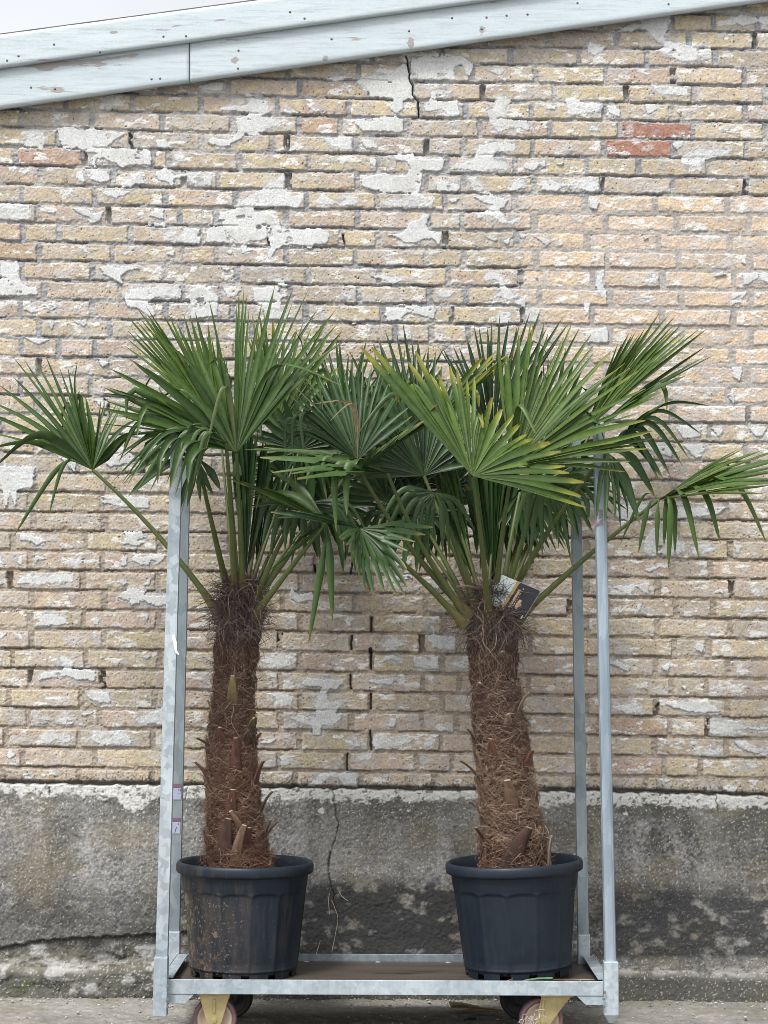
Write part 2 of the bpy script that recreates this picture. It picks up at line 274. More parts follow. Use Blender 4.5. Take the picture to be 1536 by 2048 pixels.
'G': """130,330 330,320 350,390 250,380 150,410|500,340 750,340 740,370 600,380 490,400|295,560 350,470 490,500 540,590 470,610 300,600|570,590 720,570 710,590 580,610|295,700 400,680 330,715|110,800 200,790 330,780 320,840 280,830 250,800 220,850|700,830 740,810 770,845|920,950 1024,905 1200,905 1180,955 1024,960|90,1250 140,1230 220,1270 200,1295|400,1260 450,1250 440,1290 400,1285|410,1480 660,1470 745,1530 640,1540 470,1510|100,1500 250,1480 300,1530 200,1540|680,1590 830,1590 900,1620 1024,1625 1100,1650 1024,1650 910,1630 830,1640 760,1660 690,1660|820,1700 900,1740 1024,1760 1024,1790 940,1770 850,1740|980,1820 1024,1820 1024,1890|820,550 870,560 850,620|100,200 250,190 220,240|540,-10 660,-10 620,45|610,1130 660,1140 640,1190 600,1160|270,1390 320,1350 320,1400|840,1370 890,1360 860,1385|480,1710 520,1710 500,1730|560,1710 620,1705 600,1725|600,1770 740,1750 740,1780 610,1785|310,1830 350,1830 330,1850|760,1980 850,1975 840,2000 790,2000|255,900 285,900 270,945|140,930 180,940 160,955|1340,400 1400,390 1390,440|510,1380 540,1380 540,1410""",
'H': """0,780 140,790 130,870 70,880 60,960 30,850 0,840|390,905 590,910 600,945 480,930|380,720 480,700 560,760 440,790|480,650 560,600 600,680|240,750 310,760 300,810|390,350 440,370 410,390|240,450 300,440 290,475|190,200 220,215 200,240|290,200 350,200 340,230|100,270 200,275 150,300|380,520 440,520 420,560|940,930 1080,900 1140,990 1100,1050 980,1010""",
'I': """1165,630 1270,620 1265,665 1200,675|1310,630 1360,640 1340,670|1460,630 1560,630 1560,680 1480,660|1030,710 1150,700 1150,750|1190,700 1280,700 1250,755|1370,500 1400,490 1400,545|1395,390 1435,390 1420,445 1395,430|920,860 1000,850 1000,880|1170,960 1370,945 1340,980 1200,990|925,940 1040,945 1000,1010 930,990|1040,1080 1080,1030 1160,1070 1140,1140 1050,1120|1220,1110 1300,1095 1280,1140|800,250 890,230 900,290 810,290|1285,490 1310,490 1300,505|60,250 100,230 110,275 70,270|-60,20 60,30 40,60|20,150 200,145 200,190 100,165 60,200|440,10 470,20 500,90 540,110 480,120|390,40 450,20 460,40|540,120 570,120 560,160|600,20 620,30 610,40"""}
MX0, MY0, MW, MH = -420, -260, 2400, 1900
PLAST = np.zeros((MH, MW), np.float32)
def raster(pts, buf):
    pts = np.asarray(pts); lo = np.floor(pts.min(0)).astype(int) - 1; hi = np.ceil(pts.max(0)).astype(int) + 1
    x0, y0 = max(lo[0] - MX0, 0), max(lo[1] - MY0, 0); x1, y1 = min(hi[0] - MX0, MW), min(hi[1] - MY0, MH)
    if x1 <= x0 or y1 <= y0: return
    X, Y = np.meshgrid(np.arange(x0, x1) + MX0 + .5, np.arange(y0, y1) + MY0 + .5)
    ins = np.zeros(X.shape, bool)
    for (ax, ay), (bx, by) in zip(pts, np.roll(pts, -1, 0)):
        if ay == by: continue
        ins ^= ((ay > Y) != (by > Y)) & (X < (bx - ax) * (Y - ay) / (by - ay) + ax)
    buf[y0:y1, x0:x1][ins] = 1
for key, s in PATCHES.items():
    ox, oy, sc = CROPS[key]
    for poly in s.split('|'):
        raster([(ox + float(a) / sc, oy + float(b) / sc) for a, b in (q.split(',') for q in poly.split())], PLAST)
def blur(a, r):
    k = np.ones(2 * r + 1) / (2 * r + 1)
    for ax in (0, 1):
        a = np.apply_along_axis(lambda v: np.convolve(v, k, 'same'), ax, a)
    return a.astype(np.float32)
PL1 = blur(PLAST, 1); PL2 = blur(blur(PLAST, 7), 6)
def samp(img, px, py):
    """bilinear lookup; beyond the measured wall the pattern is mirrored"""
    x = px - MX0 - .5; y = py - MY0 - .5
    lo, hi = 20 - MX0, 1516 - MX0
    x = np.where(x < lo, 2 * lo - x, x); x = np.where(x > hi, 2 * hi - x, x); x = np.where(x < lo, 2 * lo - x, x)
    y = np.where(y < 40 - MY0, 2 * (40 - MY0) - y, y)
    x = np.clip(x, 0, MW - 2); y = np.clip(y, 0, MH - 2)
    xi = x.astype(int); yi = y.astype(int); fx = x - xi; fy = y - yi
    return (img[yi, xi] * (1 - fx) + img[yi, xi + 1] * fx) * (1 - fy) + (img[yi + 1, xi] * (1 - fx) + img[yi + 1, xi + 1] * fx) * fy
DOTS = np.zeros((MH, MW), np.float32)
for _ in range(1700):
    x_, y_ = rng.uniform(-400, 1960), rng.uniform(1575, 1640 + 2 * 180)
    if y_ > 2010: continue
    r_ = min(6.0, .85 + .75 * rng.pareto(2.1)); a_ = rng.uniform(.7, 1.3)
    if r_ > 2.5 and rng.random() < .4: r_ *= .6
    x0_, y0_ = int(x_ - MX0 - 8), int(y_ - MY0 - 8)
    if not (0 < x0_ < MW - 18 and 0 < y0_ < MH - 18): continue
    gy, gx = np.mgrid[0:17, 0:17]
    dd_ = np.hypot((gx + x0_ + MX0 + .5 - x_) * a_, (gy + y0_ + MY0 + .5 - y_) / a_) + .8 * np.sin(np.arctan2(gy - 8, gx - 8) * 3 + x_)
    DOTS[y0_:y0_ + 17, x0_:x0_ + 17] = np.maximum(DOTS[y0_:y0_ + 17, x0_:x0_ + 17], np.clip(r_ + .5 - dd_, 0, 1))
def grid_axis(a, b, fine, lim, coarse):
    c = np.arange(a, b + 1e-6, fine)
    l = np.arange(a - coarse, -lim, -coarse)[::-1]; r = np.arange(b + coarse, lim, coarse)
    return np.concatenate([l, c, r])
def quads(nr, nc, keep=None):
    i = np.arange(nr * nc).reshape(nr, nc)
    q = np.stack([i[:-1, :-1], i[:-1, 1:], i[1:, 1:], i[1:, :-1]], -1)
    return q.reshape(-1, 4) if keep is None else q[keep]
def row_y(k, px):
    """image y of the top of course k at column px"""
    ys = [np.interp(px, ROWS_X, r) + np.where(px < 52, (px - 52) * 0.022, 0) + np.where(px > 1400, (px - 1400) * 0.012, 0) for r in ROWS_Y]
    out = 0
    for i in range(4):
        w = 1
        for j in range(4):
            if j != i: w = w * (k - ROWS_K[j]) / (ROWS_K[i] - ROWS_K[j])
        out = out + w * ys[i]
    return out
TOP_PLINTH = lambda px: np.interp(px, [0, 300, 515, 900, 1230, 1530], [1566, 1570, 1575, 1580, 1583, 1593])
def roof_line(px):   # image y of the bottom edge of the lower board
    return 215.5 - 0.1405 * px

def build_brickwork():
    xs = grid_axis(-1.40, 1.40, 0.0023, 2.9, 0.009); zs = np.arange(0.62, 3.60, 0.0023)
    X, Z = np.meshgrid(xs, zs)
    px, py = proj_np(X, WALL_Y, Z)
    # warp of the joints
    wx = (fbm(px / 28, py / 28, 1, 3) - .5) * 5 + (fbm(px / 7, py / 7, 2, 2) - .5) * 2.6
    wy = (fbm(px / 32, py / 32, 3, 3) - .5) * 4 + (fbm(px / 7, py / 7, 4, 2) - .5) * 2.6
    k = (py - 235) / 38.5
    for _ in range(4):
        f = row_y(k, px) - (py + wy); k = k - f / (row_y(k + .5, px) - row_y(k - .5, px))
    row = np.floor(k).astype(int); t = (k - row) * 38.6
    colh = np.zeros(X.shape, np.float32); bid = np.zeros(X.shape, np.int64)
    dl = np.zeros(X.shape, np.float32); dr = np.zeros(X.shape, np.float32); hb = np.zeros(X.shape, np.float32)
    rr = np.random.default_rng(5)
    repair = (sstep(1035, 1060, px) * sstep(392, 396, py) * (1 - sstep(800, 860, py)) * (1 - 0.0 * px))
    for r in range(row.min(), row.max() + 1):
        mk = row == r
        if not mk.any(): continue
        J = JOINTS.get(r, JOINTS[r % 2])
        x = (px + wx)[mk]
        i = np.clip(np.searchsorted(J, x), 1, len(J) - 1)
        hw = 3.6 + rr.random(len(J)) * 2.2
        dl[mk] = x - J[i - 1] - hw[i - 1]; dr[mk] = J[i] - hw[i] - x
        bid[mk] = (r + 40) * 97 + i
        jd = rr.random(len(J))   # some head joints have fallen out
        near = np.where(x - J[i - 1] < J[i] - x, i - 1, i)
        hb[mk] = jd[near]
    jt = 5.2
    tb = 38.6 - jt - t
    d_h = np.minimum(dl, dr); d_v = np.minimum(t, tb)
    chip = (fbm(px / 16, py / 11, 5, 3) - .5) * 6
    # rounded rectangle distance, chips eat the corners
    rc = 2.6
    ax_, ay_ = np.maximum(rc - d_h, 0), np.maximum(rc - d_v, 0)
    d = np.where((ax_ > 0) & (ay_ > 0), rc - np.hypot(ax_, ay_), np.minimum(d_h, d_v)) - np.maximum(chip, 0) * 0.65
    d = d - repair * 0.9
    brick = sstep(0.0, 1.5, d)
    B = rr.random((200000, 6)).astype(np.float32)
    b = B[bid]
    # ---- heights (metres out of the wall)
    fine = fbm(px / 3.2, py / 3.2, 6, 3); mid = fbm(px / 12, py / 12, 0, 4); big = fbm(px / 90, py / 90, 3, 3)
    mort = -0.0052 + (fbm(px / 9, py / 6, 2, 4) - .5) * 0.008 + (fine - .5) * 0.004
    deep = sstep(0.90, 0.94, hb) * (d_h < 1.5) * (d_v > 0) * (1 - repair) * (fbm(px / 11, py / 14, 7, 2) > 0.35)
    mort = mort - deep * 0.022
    # shadow gap under some bricks where the bed joint has washed out
    under = (tb < 0.5) * sstep(0.50, 0.62, vnoise(px / 34 + 3.3, row * 7.7, 4)) * (1 - repair)
    mort = mort - under * 0.010 * (tb > -jt * 0.55)
    mort = mort * (1 - repair * 0.45)
    bh = (b[..., 0] - .5) * 0.006 + (mid - .5) * 0.0028 + (fine - .5) * 0.0030 + (b[..., 1] - .5) * 0.006 * (t / 32 - .5) + (b[..., 2] - .5) * 0.004 * np.clip((dl - dr) / 130, -1, 1)
    bh = bh - 0.0016 * (1 - sstep(0, 3.2, d)) - .0032 * sstep(.62, .75, fbm(px / 13, py / 9, 2, 4)) * (1 - sstep(2, 9, d))
    pores = (vnoise(px / 2.3, py / 2.3, 5) > 0.93) & (vnoise(px / 13, py / 13, 1) > 0.45)
    bh = bh - pores * 0.004 * (1 - repair)
    h = mort + (bh - mort) * brick
    # ---- plaster
    ex = (fbm(px / 8, py / 8, 6, 4, .55) - .5) * 7; ey = (fbm(px / 8, py / 8, 7, 4, .55) - .5) * 7
    pv = samp(PL1, px + ex, py + ey)
    flecks = (fbm(px / 26, py / 11, 2, 5, 0.6) + 0.10 * (fbm(px / 160, py / 160, 5, 2) - .5) > 0.652) & (brick > 0.5)
    pl = sstep(0.43, 0.57, pv); edge = np.exp(-((pv - .40) / .10) ** 2)
    holes = sstep(0.72, 0.75, fbm(px / 20, py / 15, 1, 4)) * 0.9
    pl = pl * (1 - holes)
    halo = sstep(0.00, 0.42, samp(PL2, px + ex * 2, py + ey * 2) + (fbm(px / 15, py / 12, 3, 4) - .5) * 0.55) * (1 - pl)
    skim = sstep(0.60, 0.66, fbm(px / 34, py / 20, 4, 5, 0.58)) * (1 - pl)      # thin grey render left on the bricks
    ph = 0.0034 + (big - .5) * 0.004 + (fine - .5) * 0.0008 + np.minimum(0, (h + 0.004)) * 0.30
    h = h + halo * 0.0012 * brick + skim * 0.0010 * brick + flecks * 0.0008
    h = h + (np.maximum(ph, h + 0.0018) - h) * pl
    # ---- cracks
    def polyd(pts):
        dd = np.full(X.shape, 1e9, np.float32)
        for (ax, ay), (bx, by) in zip(pts, pts[1:]):
            vx, vy = bx - ax, by - ay; s = np.clip(((px - ax) * vx + (py - ay) * vy) / (vx * vx + vy * vy), 0, 1)
            dd = np.minimum(dd, np.hypot(px + wx * .8 - ax - vx * s, py + wy * .4 - ay - vy * s))
        return dd
    ck = polyd([(813, 112), (817, 140), (818, 158), (826, 172), (826, 190), (838, 202), (838, 232)])
    crack = 1 - sstep(.6, 2.1, ck)
    gaps = 1 - sstep(2, 4.5, polyd([(741, 1299), (742, 1306)])) ; gaps = np.maximum(gaps, .9 * (1 - sstep(1.2, 2.6, polyd([(742, 1306), (742, 1338)]))))
    for q in ([(706, 1115), (701, 1145)], [(703, 1272), (702, 1298)], [(741, 1388), (742, 1418)], [(743, 1235), (743, 1262)], [(740, 1462), (742, 1500)], [(701, 1350), (702, 1378)], [(696, 1508), (694, 1540)], [(686, 470), (690, 490)], [(629, 1130), (630, 1142)]):
        gaps = np.maximum(gaps, .75 * (1 - sstep(1.0, 2.6, polyd(q))))
    dk = np.maximum(crack, gaps)
    h = h - dk * 0.03
    # ---- colours (albedo)
    pal = np.array([[.445, .385, .29], [.43, .365, .28], [.445, .375, .30], [.455, .395, .285], [.405, .36, .30], [.435, .355, .295]], np.float32)
    bc = np.array([.875, .885, .90]) * pal[(b[..., 3] * 6).astype(int) % 6] * (0.90 + 0.18 * b[..., 4])[..., None]
    bc = mixc(bc, bc * np.array([1.05, .95, .88]), sstep(.45, .7, fbm(px / 22, py / 9, 6, 4)) * .6)
    bc = mixc(bc, np.array([.46, .395, .24]), sstep(.56, .74, fbm(px / 30, py / 16, 0, 4)) * .5 * (1 - repair))
    bc = mixc(bc, np.array([.37, .33, .30]), sstep(.50, .72, fbm(px / 26, py / 13, 3, 5)) * .6)
    pinkish = repair * (0.55 + .45 * b[..., 5])
    bc = mixc(bc, np.array([.50, .405, .335]), pinkish * .8)
    bc = mixc(bc, np.array([.56, .43, .27]), pinkish * sstep(.55, .7, fbm(px / 30, py / 14, 5, 4)) * .7)
    redm = np.zeros(X.shape, np.float32)
    for (cx, kk, w) in ((1315, 0, 1.), (1277, 1, 1.), (100, 2, .55), (640, 0, .45), (1270, 31, .35), (1290, 33, .3), (1035, 12, .7), (30, 7, .3)):
        redm = np.maximum(redm, w * ((row == kk) & (np.abs(px - cx) < 75) & (px - dl < cx) & (px + dr > cx)))
    bc = mixc(bc, np.array([.275, .148, .112]) * (.9 + .3 * b[..., 4])[..., None] + (mid - .5)[..., None] * .10, redm * sstep(.2, .5, mid + .15))
    bc = bc * (1 + (fine - .5) * .34 + (mid - .5) * .25)[..., None]
    bc = mixc(bc, np.array([.10, .085, .07]), pores * .8 * (1 - repair))
    mc = mixc(np.array([.325, .316, .308]) + 0 * X[..., None], np.array([.285, .245, .20]), sstep(700, 1150, py + 120 * (big - .5)))
    mc = mixc(mc, np.array([.315, .295, .275]), repair)
    mc = mixc(mc, np.array([.21, .215, .232]), sstep(.42, .60, fbm(px / 45, py / 20, 7, 4)) * .8 * (1 - repair) * (1 - sstep(750, 1000, py)))
    mc = mc * (1 + (fine - .5) * .45 + (mid - .5) * .5)[..., None]
    col = mixc(mc, bc, brick)
    col = mixc(col, np.array([.40, .40, .405]) * (1 + (mid - .5) * .5)[..., None], np.maximum(halo * .85 * (.55 + .45 * brick), skim * .60 * (.15 + .85 * brick)))
    col = mixc(col, np.array([.25, .26, .28]), halo * sstep(.48, .66, fbm(px / 14, py / 10, 2, 4)) * .75)
    col = mixc(col, np.array([.58, .58, .57]), flecks * .8)
    pc = np.array([.50, .51, .51]) * (1 + (big - .5) * .16 + (fine - .5) * .12 + (mid - .5) * .14)[..., None]
    pc = mixc(pc, np.array([.40, .395, .385]), sstep(.50, .72, fbm(px / 34, py / 34, 1, 5)) * .6)
    pc = mixc(pc, np.array([.22, .21, .20]), (vnoise(px / 2.1, py / 2.1, 3) > .90) * sstep(.55, .7, fbm(px / 50, py / 50, 6, 2)) * .8)
    pc = mixc(pc, np.array([.45, .45, .44]), ((px < 830) & (px > 690) & (py < 290)) * .35)
    col = mixc(col, pc, pl)
    col = mixc(col, np.array([.13, .125, .12]), edge * .38)      # thin shadow line painted round the broken edge of the render
    # black algae and the gap's shadow, both painted where the wall meets the plinth
    al = sstep(16, 2, TOP_PLINTH(px) - py + 10 * (mid - .5)) + .7 * sstep(40, 10, TOP_PLINTH(px) - py) * (vnoise(px / 3, py / 3, 2) > .72)
    col = mixc(col, np.array([.045, .043, .038]), np.clip(al, 0, 1) * (1 - pl * .6) * .9)
    h = h - 0.012 * sstep(9, 2, TOP_PLINTH(px) - py)
    col = mixc(col, np.array([.05, .045, .04]), dk * .8)
    V = np.stack([X, WALL_Y - h, Z], -1)
    cy = roof_line(px) - 45
    keep = (py[:-1, :-1] > cy[:-1, :-1])
    return np_mesh('brickwork', V, quads(*X.shape, keep), np.clip(col, .02, .9), smooth=False)

def build_plinth():
    xs = grid_axis(-1.42, 1.42, 0.003, 2.9, 0.010); zs = np.arange(-0.03, 0.74, 0.003)
    X, Z = np.meshgrid(xs, zs); px, py = proj_np(X, WALL_Y - .02, Z)
    fine = fbm(px / 3, py / 3, 6, 3); mid = fbm(px / 14, py / 14, 2, 4); big = fbm(px / 110, py / 80, 3, 4); sp = fbm(px / 5, py / 5, 1, 3)
    top = TOP_PLINTH(px) + (fbm(px / 18, py * 0, 5, 4) - .5) * 9
    depth_in = py - top
    h = 0.016 + (mid - .5) * .004 + (sp - .5) * .003 + (fine - .5) * .004 + (big - .5) * .010
    # lower step of the footing
    stepy = np.interp(px, [-50, 0, 150, 320, 600, 1000, 1230, 1540], [1945, 1938, 1945, 1935, 1945, 1945, 1945, 1953]) + (fbm(px / 60, py * 0, 1, 3) - .5) * 10
    step = sstep(-7, 7, py - stepy)
    h = h + step * .028
    # fallen render on the left
    brk = np.interp(px, [-200, 0, 60, 160, 312, 420, 520], [1902, 1897, 1885, 1877, 1870, 1862, 1858]) + (mid - .5) * 8
    lft = sstep(560, 420, px)
    h = h - lft * .012 * sstep(-2, 3, py - brk) * (1 - step) - lft * .010 * (1 - sstep(1.0, 3.5, np.abs(py - brk)))
    scar = fbm(px / 38, py / 26, 7, 4)
    h = h + lft * sstep(1880, 1900, py) * (scar - .5) * .03
    def polyd(pts, wob=1.0):
        dd = np.full(X.shape, 1e9, np.float32)
        w = (fbm(px / 9, py / 9, 4, 2) - .5) * 6 * wob
        for (ax, ay), (bx, by) in zip(pts, pts[1:]):
            vx, vy = bx - ax, by - ay; s = np.clip(((px - ax) * vx + (py - ay) * vy) / (vx * vx + vy * vy), 0, 1)
            dd = np.minimum(dd, np.hypot(px + w - ax - vx * s, py - ay - vy * s))
        return dd
    ck = 1 - sstep(.3, 1.5, polyd([(666, 1576), (669, 1608), (678, 1650), (667, 1690), (660, 1705), (656, 1728), (658, 1755), (666, 1787), (667, 1803), (676, 1840)]))
    ck = np.maximum(ck, 1 - sstep(1.5, 3.4, polyd([(660, 1706), (657, 1720), (657, 1733)])))
    ck = np.maximum(ck, .8 * (1 - sstep(.6, 1.8, polyd([(1434, 1592), (1435, 1622)]))))
    ck = np.maximum(ck, .7 * (1 - sstep(.6, 1.8, polyd([(97, 1575), (98, 1590), (375, 1575), (370, 1598)][:2]))))
    ck = np.maximum(ck, .7 * (1 - sstep(.6, 1.8, polyd([(376, 1573), (369, 1598)]))))
    h = h - ck * .011
    ledge = sstep(0, 3, depth_in)      # above the top edge the sheet runs back under the bricks
    h = h * ledge - (1 - ledge) * .03
    # colours
    huge = fbm(px / 210 + 7, py / 120, 5, 4); run = fbm(px / 26, py / 190, 1, 4)
    c = np.array([.142, .139, .132]) * (1 + (big - .5) * 1.3 + (huge - .5) * 1.3 + (run - .5) * .9 + (sp - .5) * .8 + (fine - .5) * 1.0)[..., None]
    c = mixc(c, np.array([.165, .145, .10]), sstep(.42, .66, fbm(px / 70, py / 60, 6, 4)) * .55)
    c = mixc(c, np.array([.31, .31, .32]), sstep(.50, .72, fbm(px / 60, py / 90, 0, 4)) * .55 * sstep(.35, .6, sp))
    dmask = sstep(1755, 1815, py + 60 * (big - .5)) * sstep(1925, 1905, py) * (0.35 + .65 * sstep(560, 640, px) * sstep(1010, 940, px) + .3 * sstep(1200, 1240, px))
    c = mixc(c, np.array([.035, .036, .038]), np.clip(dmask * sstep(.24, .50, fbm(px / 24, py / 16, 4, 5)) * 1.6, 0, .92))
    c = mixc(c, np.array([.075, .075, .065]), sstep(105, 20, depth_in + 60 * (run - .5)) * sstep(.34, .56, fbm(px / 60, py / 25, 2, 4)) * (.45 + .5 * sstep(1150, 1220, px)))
    c = mixc(c, np.array([.075, .075, .064]), step * .85)
    c = mixc(c, np.array([.34, .33, .31]), (1 - sstep(3, 14, np.abs(py - stepy + 9))) * sstep(.42, .60, fbm(px / 30, py / 9, 1, 4)) * .75)
    c = mixc(c, np.array([.38, .38, .37]), lft * sstep(1885, 1900, py) * sstep(.58, .66, scar) * .6)
    c = mixc(c, np.array([.055, .055, .05]), lft * (1 - sstep(2, 7, np.abs(py - brk - 3))) * .85)
    c = mixc(c, np.array([.06, .085, .035]), sstep(40, 8, np.hypot((px - 55), (py - 1975) * 1.2)) * sstep(.4, .6, mid) * .8)
    c = mixc(c, np.array([.62, .61, .57]), samp(DOTS, px, py) * .85)
    c = mixc(c, np.array([.50, .49, .46]), (fbm(px / 2.2, py / 2.2, 6, 2) > .76) * .6 * (1 - np.clip(dmask, 0, 1)))
    blk = (vnoise(px / 2.6, py / 2.6, 1) > .85) & (mid > .45)
    c = mixc(c, np.array([.05, .05, .048]), blk * .65)
    # band of old white paint along the top
    lim = np.interp(px, [-100, 0, 40, 120, 180, 225, 245, 268, 285, 300, 330, 500, 640, 760, 900, 1000, 1180, 1360, 1540], [36, 20, 27, 30, 28, 30, 44, 58, 56, 34, 30, 34, 32, 28, 22, 38, 30, 28, 30])
    pn = depth_in + 5 + (fbm(px / 14, py / 8, 3, 5, .6) - .5) * 30
    white = sstep(3, -3, pn - lim) * ledge
    white = white * (1 - .85 * ((fbm(px / 9, py / 6, 5, 4) > .66) | ((vnoise(px / 2.5, py / 2.5, 4) > .9) & (pn > lim * .45))))
    c = mixc(c, np.array([.50, .50, .485]) * (1 + (mid - .5) * .25 + (fine - .5) * .2)[..., None], white * .95)
    h = h + white * .0012
    c = mixc(c, np.array([.05, .045, .04]), ck * .75)
    c = mixc(c, np.array([.06, .055, .045]), (1 - ledge) * .9)
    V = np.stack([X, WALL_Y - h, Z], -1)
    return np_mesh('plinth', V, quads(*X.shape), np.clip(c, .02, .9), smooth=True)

def build_ground():
    xs = grid_axis(-1.5, 1.5, 0.006, 40, 0.9); ys = np.concatenate([np.arange(-30, 5.0, .7), np.arange(5.0, 6.26, .004), np.arange(6.6, 40, .9)])
    X, Y = np.meshgrid(xs, ys)
    a = fbm(X * 30, Y * 30, 2, 4); b = fbm(X * 5 + 3, Y * 5, 4, 4); f = fbm(X * 120, Y * 120, 6, 3)
    near = sstep(4.8, 5.1, Y) * (np.abs(X) < 1.6)
    Zg = ((a - .5) * .010 + (b - .5) * .010 + (f - .5) * .004) * near
    Zg = Zg + .012 * sstep(6.08, 6.19, Y) * near
    c = np.array([.225, .217, .202]) * (1 + (b - .5) * .7 + (a - .5) * .6 + (f - .5) * .6)[..., None]
    c = mixc(c, np.array([.20, .185, .125]), sstep(.5, .72, fbm(X * 9, Y * 9, 1, 4)) * .6)
    c = mixc(c, np.array([.13, .115, .09]), sstep(6.06, 6.18, Y) * sstep(.35, .6, a) * .6)
    c = mixc(c, np.array([.55, .53, .50]), (vnoise(X * 190, Y * 190, 3) > .94) * .7)
    c = mixc(c, np.array([.06, .055, .05]), (vnoise(X * 170, Y * 170, 5) > .92) * .6)
    return np_mesh('ground', np.stack([X, Y, Zg], -1), quads(*X.shape), np.clip(c, .02, .9), smooth=True)

# ------------------------------------------------------------------ build: ground and building
tag(link('ground', build_ground(), M_GROUND), kind='structure')
bld = tag(empty('brick_building', (0, WALL_Y, 0)), 'old pale brick building with flaking plaster, concrete plinth and light blue sloping fascia boards', 'building')
link('brick_wall', build_brickwork(), M_WALL, bld)
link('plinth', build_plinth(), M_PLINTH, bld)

# fascia boards: painted timber, proud of the wall
def paint_mat():
    mt, n, b, o = mat_new('weathered_blue_paint')
    g = noise_node(n, 16, 8, 0.72, 'Object', (0.10, 1, 1.0)); g2 = noise_node(n, 95, 6, 0.75, 'Object', (0.07, 1, 1.0))
    k = noise_node(n, 5.5, 7, 0.68, 'Object', (0.30, 1, 1.0)); f = noise_node(n, 240, 3, 0.7)
    c = mixn(n, ramp(n, g, [(0.35, (0, 0, 0)), (0.7, (1, 1, 1))]), (0.375, 0.435, 0.47), (0.46, 0.525, 0.555))
    c = mixn(n, ramp(n, g2, [(0.50, (0, 0, 0)), (0.66, (0.9,) * 3)]), c, (0.29, 0.335, 0.36))
    c = mixn(n, ramp(n, f, [(0.35, (0, 0, 0)), (0.75, (0.4,) * 3)]), c, (0.58, 0.65, 0.68))
    cr = n.nodes.new('ShaderNodeMath'); cr.operation = 'ADD'; cr2 = n.nodes.new('ShaderNodeMath'); cr2.operation = 'MULTIPLY'; cr2.inputs[1].default_value = 0.32
    n.links.new(g2, cr2.inputs[0]); n.links.new(k, cr.inputs[0]); n.links.new(cr2.outputs[0], cr.inputs[1])
    a = n.nodes.new('ShaderNodeAttribute'); a.attribute_name = 'wear'
    ad = n.nodes.new('ShaderNodeMath'); ad.operation = 'ADD'; n.links.new(cr.outputs[0], ad.inputs[0]); n.links.new(a.outputs['Fac'], ad.inputs[1])
    fl = ramp(n, ad.outputs[0], [(0.815, (0, 0, 0)), (0.835, (1, 1, 1))])
    c = mixn(n, fl, c, mixn(n, g2, (0.20, 0.185, 0.175), (0.36, 0.345, 0.34)))
    n.links.new(c, b.inputs['Base Color']); b.inputs['Roughness'].default_value = 0.55; b.inputs['Specular IOR Level'].default_value = 0.35
    hgt = n.nodes.new('ShaderNodeMath'); hgt.operation = 'SUBTRACT'; n.links.new(g2, hgt.inputs[0]); n.links.new(fl, hgt.inputs[1]); bump(n, b, hgt.outputs[0], 0.35, 0.0015)
    return mt
M_PAINT = paint_mat()
M_SCREW = flat_mat('rusty_screw', (0.11, 0.105, 0.105), 0.6, 0.3)
def board(name, x0, x1, top, bot, yf, th, wears=()):
    """plank whose front face lies in plane yf; top / bot give image rows at a column"""
    n = max(8, int((x1 - x0) / 7)); m = 14; V = []; W = []
    for i in range(n + 1):
        px = x0 + (x1 - x0) * i / n
        for j in range(m + 1):
            u = j / m
            py = top(px) + (bot(px) - top(px)) * u
            r = 0.004 if j in (0, m) else 0
            p = P(px, py + (1.0 * (fbm(np.array([px / 40.]), np.array([u * 2.]), 3, 3)[0] - .5) if j in (0, m) else 0), yf)
            V.append((p.x, p.y + r, p.z))
            w = 0
            for (wx, wy, rx, ry, a) in wears:
                w = max(w, a * math.exp(-(((px - wx) / rx) ** 2 + ((py - wy + 0.1405 * (px - wx)) / ry) ** 2)))
            W.append(w)
    nv = len(V)
    V += [(x, yf + th, z) for x, y, z in V]
    W = W + W
    idx = np.arange(nv).reshape(n + 1, m + 1)
    Q = [q for q in np.stack([idx[:-1, :-1], idx[:-1, 1:], idx[1:, 1:], idx[1:, :-1]], -1).reshape(-1, 4)]
    Q += [q[::-1] + nv for q in Q]
    for e in (idx[:, 0], idx[::-1, -1], idx[0, ::-1], idx[-1, :]):
        Q += [np.array((a, b, b + nv, a + nv)) for a, b in zip(e[:-1], e[1:])]
    me = np_mesh(name, V, np.array(Q))
    at = me.attributes.new('wear', 'FLOAT', 'POINT'); at.data.foreach_set('value', np.array(W, np.float32))
    return me
r_top = lambda px: 68.5 - 0.1335 * px
r_mid = lambda px: 134.0 - 0.1375 * px
r_bot = lambda px: roof_line(px)
YB1, YB2 = WALL_Y - 0.075, WALL_Y - 0.052
up_w = [(305, 62, 60, 3, .20), (350, 52, 25, 2.5, .20), (525, 32, 60, 2.5, .22), (80, 92, 30, 2.5, .18), (228, 66, 10, 4, .24), (440, 40, 20, 3, .2)]
lo_w = [(60, 133, 80, 3, .20), (95, 135, 22, 6, .26), (115, 182, 10, 6, .26), (470, 120, 8, 9, .30), (650, 118, 9, 9, .32), (250, 110, 140, 3.5, .22), (480, 80, 90, 6, .16), (822, 88, 6, 10, .32), (965, 60, 6, 8, .25)]
b1 = link('fascia_board', board('fascia_board', -420, 1980, r_top, r_mid, YB1, 0.022, up_w), M_PAINT, bld)
b2 = link('fascia_board', board('fascia_board', -420, 378.3, lambda p: r_mid(p) - 6, r_bot, YB2, 0.022, lo_w), M_PAINT, bld)
b3 = link('fascia_board', board('fascia_board', 380.2, 1980, lambda p: r_mid(p) - 6, r_bot, YB2 - .0015, 0.022, lo_w), M_PAINT, bld)
def screws(parent, pts, y):
    for px, py in pts:
        bm = bmesh.new(); add_lathe(bm, [(0.0001, -0.0016), (0.0036, -0.0012), (0.0044, 0.002)], 10, P(px, py, y), Matrix.Rotation(R(-90), 3, 'X'))
        link('screw_head', bm_mesh('screw_head', bm, True), M_SCREW, parent)
